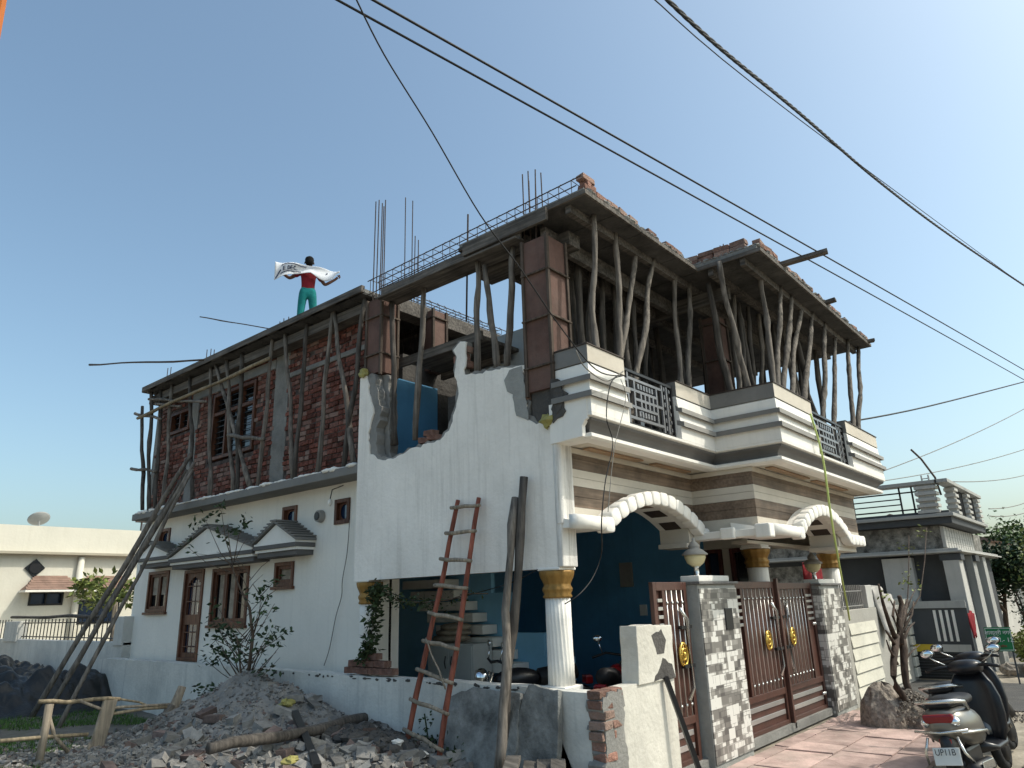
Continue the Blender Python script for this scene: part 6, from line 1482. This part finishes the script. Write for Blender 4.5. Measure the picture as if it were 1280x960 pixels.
# ================================================================== CABLES
def cable(name, pts, r_, m, label, cat='cable', sag=0, n=24, twist=False, grp=None):
    P_ = [Vector(p) for p in pts]; out = []
    ext = (P_[0]-P_[1]).normalized()*14 if name in ('power_cable','service_wire') and not label.startswith(('black cable', 'faint', 'lowest')) else None; ext2 = (P_[-1]-P_[-2]).normalized()*30 if name == 'power_cable' else None
    if len(P_) == 2:
        for k in range(n+1): t_ = k/n; p = P_[0].lerp(P_[1], t_); p.z -= sag*4*t_*(1-t_); out.append(p)
    else:
        for i in range(len(P_)-1):
            p0 = P_[max(i-1,0)]; p1 = P_[i]; p2 = P_[i+1]; p3 = P_[min(i+2,len(P_)-1)]
            for k in range(6):
                s_ = k/6; out.append(.5*((2*p1)+(p2-p0)*s_+(2*p0-5*p1+4*p2-p3)*s_*s_+(3*p1-p0-3*p2+p3)*s_**3))
        out.append(P_[-1])
    if ext: out.insert(0, out[0]+ext)
    if ext2: out.append(out[-1]+ext2)
    q = MB()
    if twist:
        fine = []
        for a, b_ in zip(out, out[1:]):
            nk = max(12, int((b_-a).length*10)) if (b_-a).length > 10 else 12
            for k in range(nk): fine.append(a.lerp(b_, k/nk))
        L_ = 0; sts = [[],[],[]]
        for i, p in enumerate(fine):
            if i: L_ += (p-fine[i-1]).length
            for s_ in range(3): a = L_*14+s_*2.094; sts[s_].append(p+Vector((math.cos(a)*r_*.35, -math.cos(a)*r_*.35, math.sin(a)*r_*.9)))
        for s_ in sts: q.tube(s_, r_*.8, 6)
    else: q.tube(out, r_, 6)
    return tag(q.build(name, m, None, True), label, cat, grp)
def at(u, v, d): return P0+ray(u, v)*d
cable('power_cable', (at(400,-12,6.5), at(1300,486,26)), .011, wirem, 'lower of the two thin black lines crossing above the roof', sag=-.02)
cable('power_cable', (at(440,-15,6.6), at(1300,474,26)), .012, wirem, 'upper of the two thin black lines crossing above the roof', sag=-.02)
cable('power_cable', (at(822,-12,6.0), at(900,60,7.0), at(1000,142,9.0), at(1100,228,12), at(1190,296,15.5), at(1300,370,20)), .015, wirem, 'thick twisted black cable crossing the upper right sky', twist=True)
cable('power_cable', (at(805,-12,6.2), at(1000,150,9.5), at(1300,372,20.5)), .006, wirem, 'hair thin line running beside the thick twisted cable')
cable('power_cable', (pZ(1040,531,4.6), at(1160,508,18), at(1300,472,28)), .018, wirem, 'black cable running from the balcony end to the right edge')
for i, (a, b_, c, d, lab) in enumerate(((1095,592,1300,500,'faint line above the grey house, uppermost'),(1098,602,1300,555,'faint line above the grey house, second from the top'),(1190,602,1300,588,'faint line above the grey house, third from the top'),(1236,636,1300,618,'faint line at the right edge above the trees'),(1237,645,1300,632,'lowest faint line at the right edge above the trees'))):
    cable('power_cable', (at(a,b_,20), at(c,d,30)), .012, wiregrey, lab, sag=.12)
# service drop to the balcony corner
S0 = Vector((5.74,3.76,0)); e1 = pX(694,385,5.55)
cable('service_wire', (at(440,-12,5.6), at(480,68,5.7), at(540,165,5.9), at(600,268,6.1), at(650,335,6.3), at(700,408,6.6), at(745,462,6.9), pY(778,470,3.74)), .0065, wirem, 'thin sagging service wire dropping from the top left to the balcony corner')
cable('wire', [pY(u, v, 3.66) for u, v in ((778,470),(764,478),(758,520),(766,555),(757,600),(752,650))]+[pY(752,690,3.9), pY(742,720,3.95), pY(725,742,3.9), pY(706,755,4.0)], .006, wirem, 'black wire hanging from the balcony corner past the arch to the column')
cable('wire', [pY(u, v, 3.68) for u, v in ((776,474),(782,500),(768,560),(760,640))], .004, wiregrey, 'second thin wire hanging loosely beside the black one under the balcony corner')
cable('wire', [pY(u, v, 3.70) for u, v in ((779,464),(760,476),(742,468),(728,455),(720,438))], .007, wiregrey, 'bundle of pale wire looped over the balcony corner')
cable('rope', (pY(1013,517,2.88), pY(1028,570,2.86), pY(1038,640,2.9), pY(1048,700,3.0), pY(1058,752,3.2), pY(1062,775,3.4)), .014, ropeg, 'yellow green rope hanging from the right balcony railing', 'rope')
cable('wire', [pX(u, v, 6.10) for u, v in ((437,650),(434,690),(428,725),(427,745),(420,770),(412,810),(405,832))], .006, wiregrey, 'thin grey wire running down the white side wall near the left column')
cable('wire', [pX(u, v, 5.72) for u, v in ((470,733),(520,752),(560,750),(600,740),(640,728),(672,712))], .005, wirem, 'black wire strung between the two columns under the stair wall')

# ================================================================== BALCONY RAILINGS (parts of the house)
def grille(x0, x1, y, z0, z1):
    q = MB(); 
    q.box(x0,x1,y-.02,y+.02,z1-.03,z1); q.box(x0,x1,y-.015,y+.015,z0,z0+.025); q.box(x0,x0+.025,y-.015,y+.015,z0+.025,z1-.03); q.box(x1-.025,x1,y-.015,y+.015,z0+.025,z1-.03)
    rl = hb(q, 'balcony_railing', blackm)
    q = MB(); W_, H_ = x1-x0, z1-z0; t_ = .015
    def hl(a, b_, z): q.box(x0+W_*a, x0+W_*b_, y-.012, y+.012, z0+H_*z-t_, z0+H_*z+t_)
    def vl(x, a, b_): q.box(x0+W_*x-t_, x0+W_*x+t_, y-.0125, y+.0125, z0+H_*a, z0+H_*b_)
    for x, a, b_ in ((.1,.03,.95),(.22,.15,.85),(.34,.35,.65),(.42,.35,.65),(.50,.35,.65),(.58,.35,.65),(.66,.15,.85),(.78,.03,.95),(.88,.03,.95)): vl(x,a,b_)
    for a, b_, z in ((.1,.78,.15),(.1,.78,.85),(.1,.66,.35),(.1,.66,.65),(.22,.78,.5),(0,.1,.3),(0,.1,.55),(0,.1,.8)): hl(a,b_,z)
    for k in range(6): 
        c = x0+W_*(.30+.055*k); 
        for zz in (.25,.75): q.box(c-.018,c+.018,y-.011,y+.011,z0+H_*zz-.03,z0+H_*zz+.03)
    for k in range(6): q.box(x0+W_*.83-.012,x0+W_*.83+.012,y-.011,y+.011,z0+H_*(.1+.15*k),z0+H_*(.1+.15*k)+.05); q.box(x0+W_*.94-.012,x0+W_*.94+.012,y-.011,y+.011,z0+H_*(.1+.15*k),z0+H_*(.1+.15*k)+.04)
    hb(q, 'lattice', mat('sunlit_railing_paint', (.22,.22,.225), .35, .1, 4, 0, metal=.5), parent=rl)  # black lattice given a lighter colour for the sun on its metal
grille(6.50,7.64,3.86,3.58,4.22); grille(10.0,11.53,3.01,3.58,4.20)
print('all done', len(bpy.data.objects))
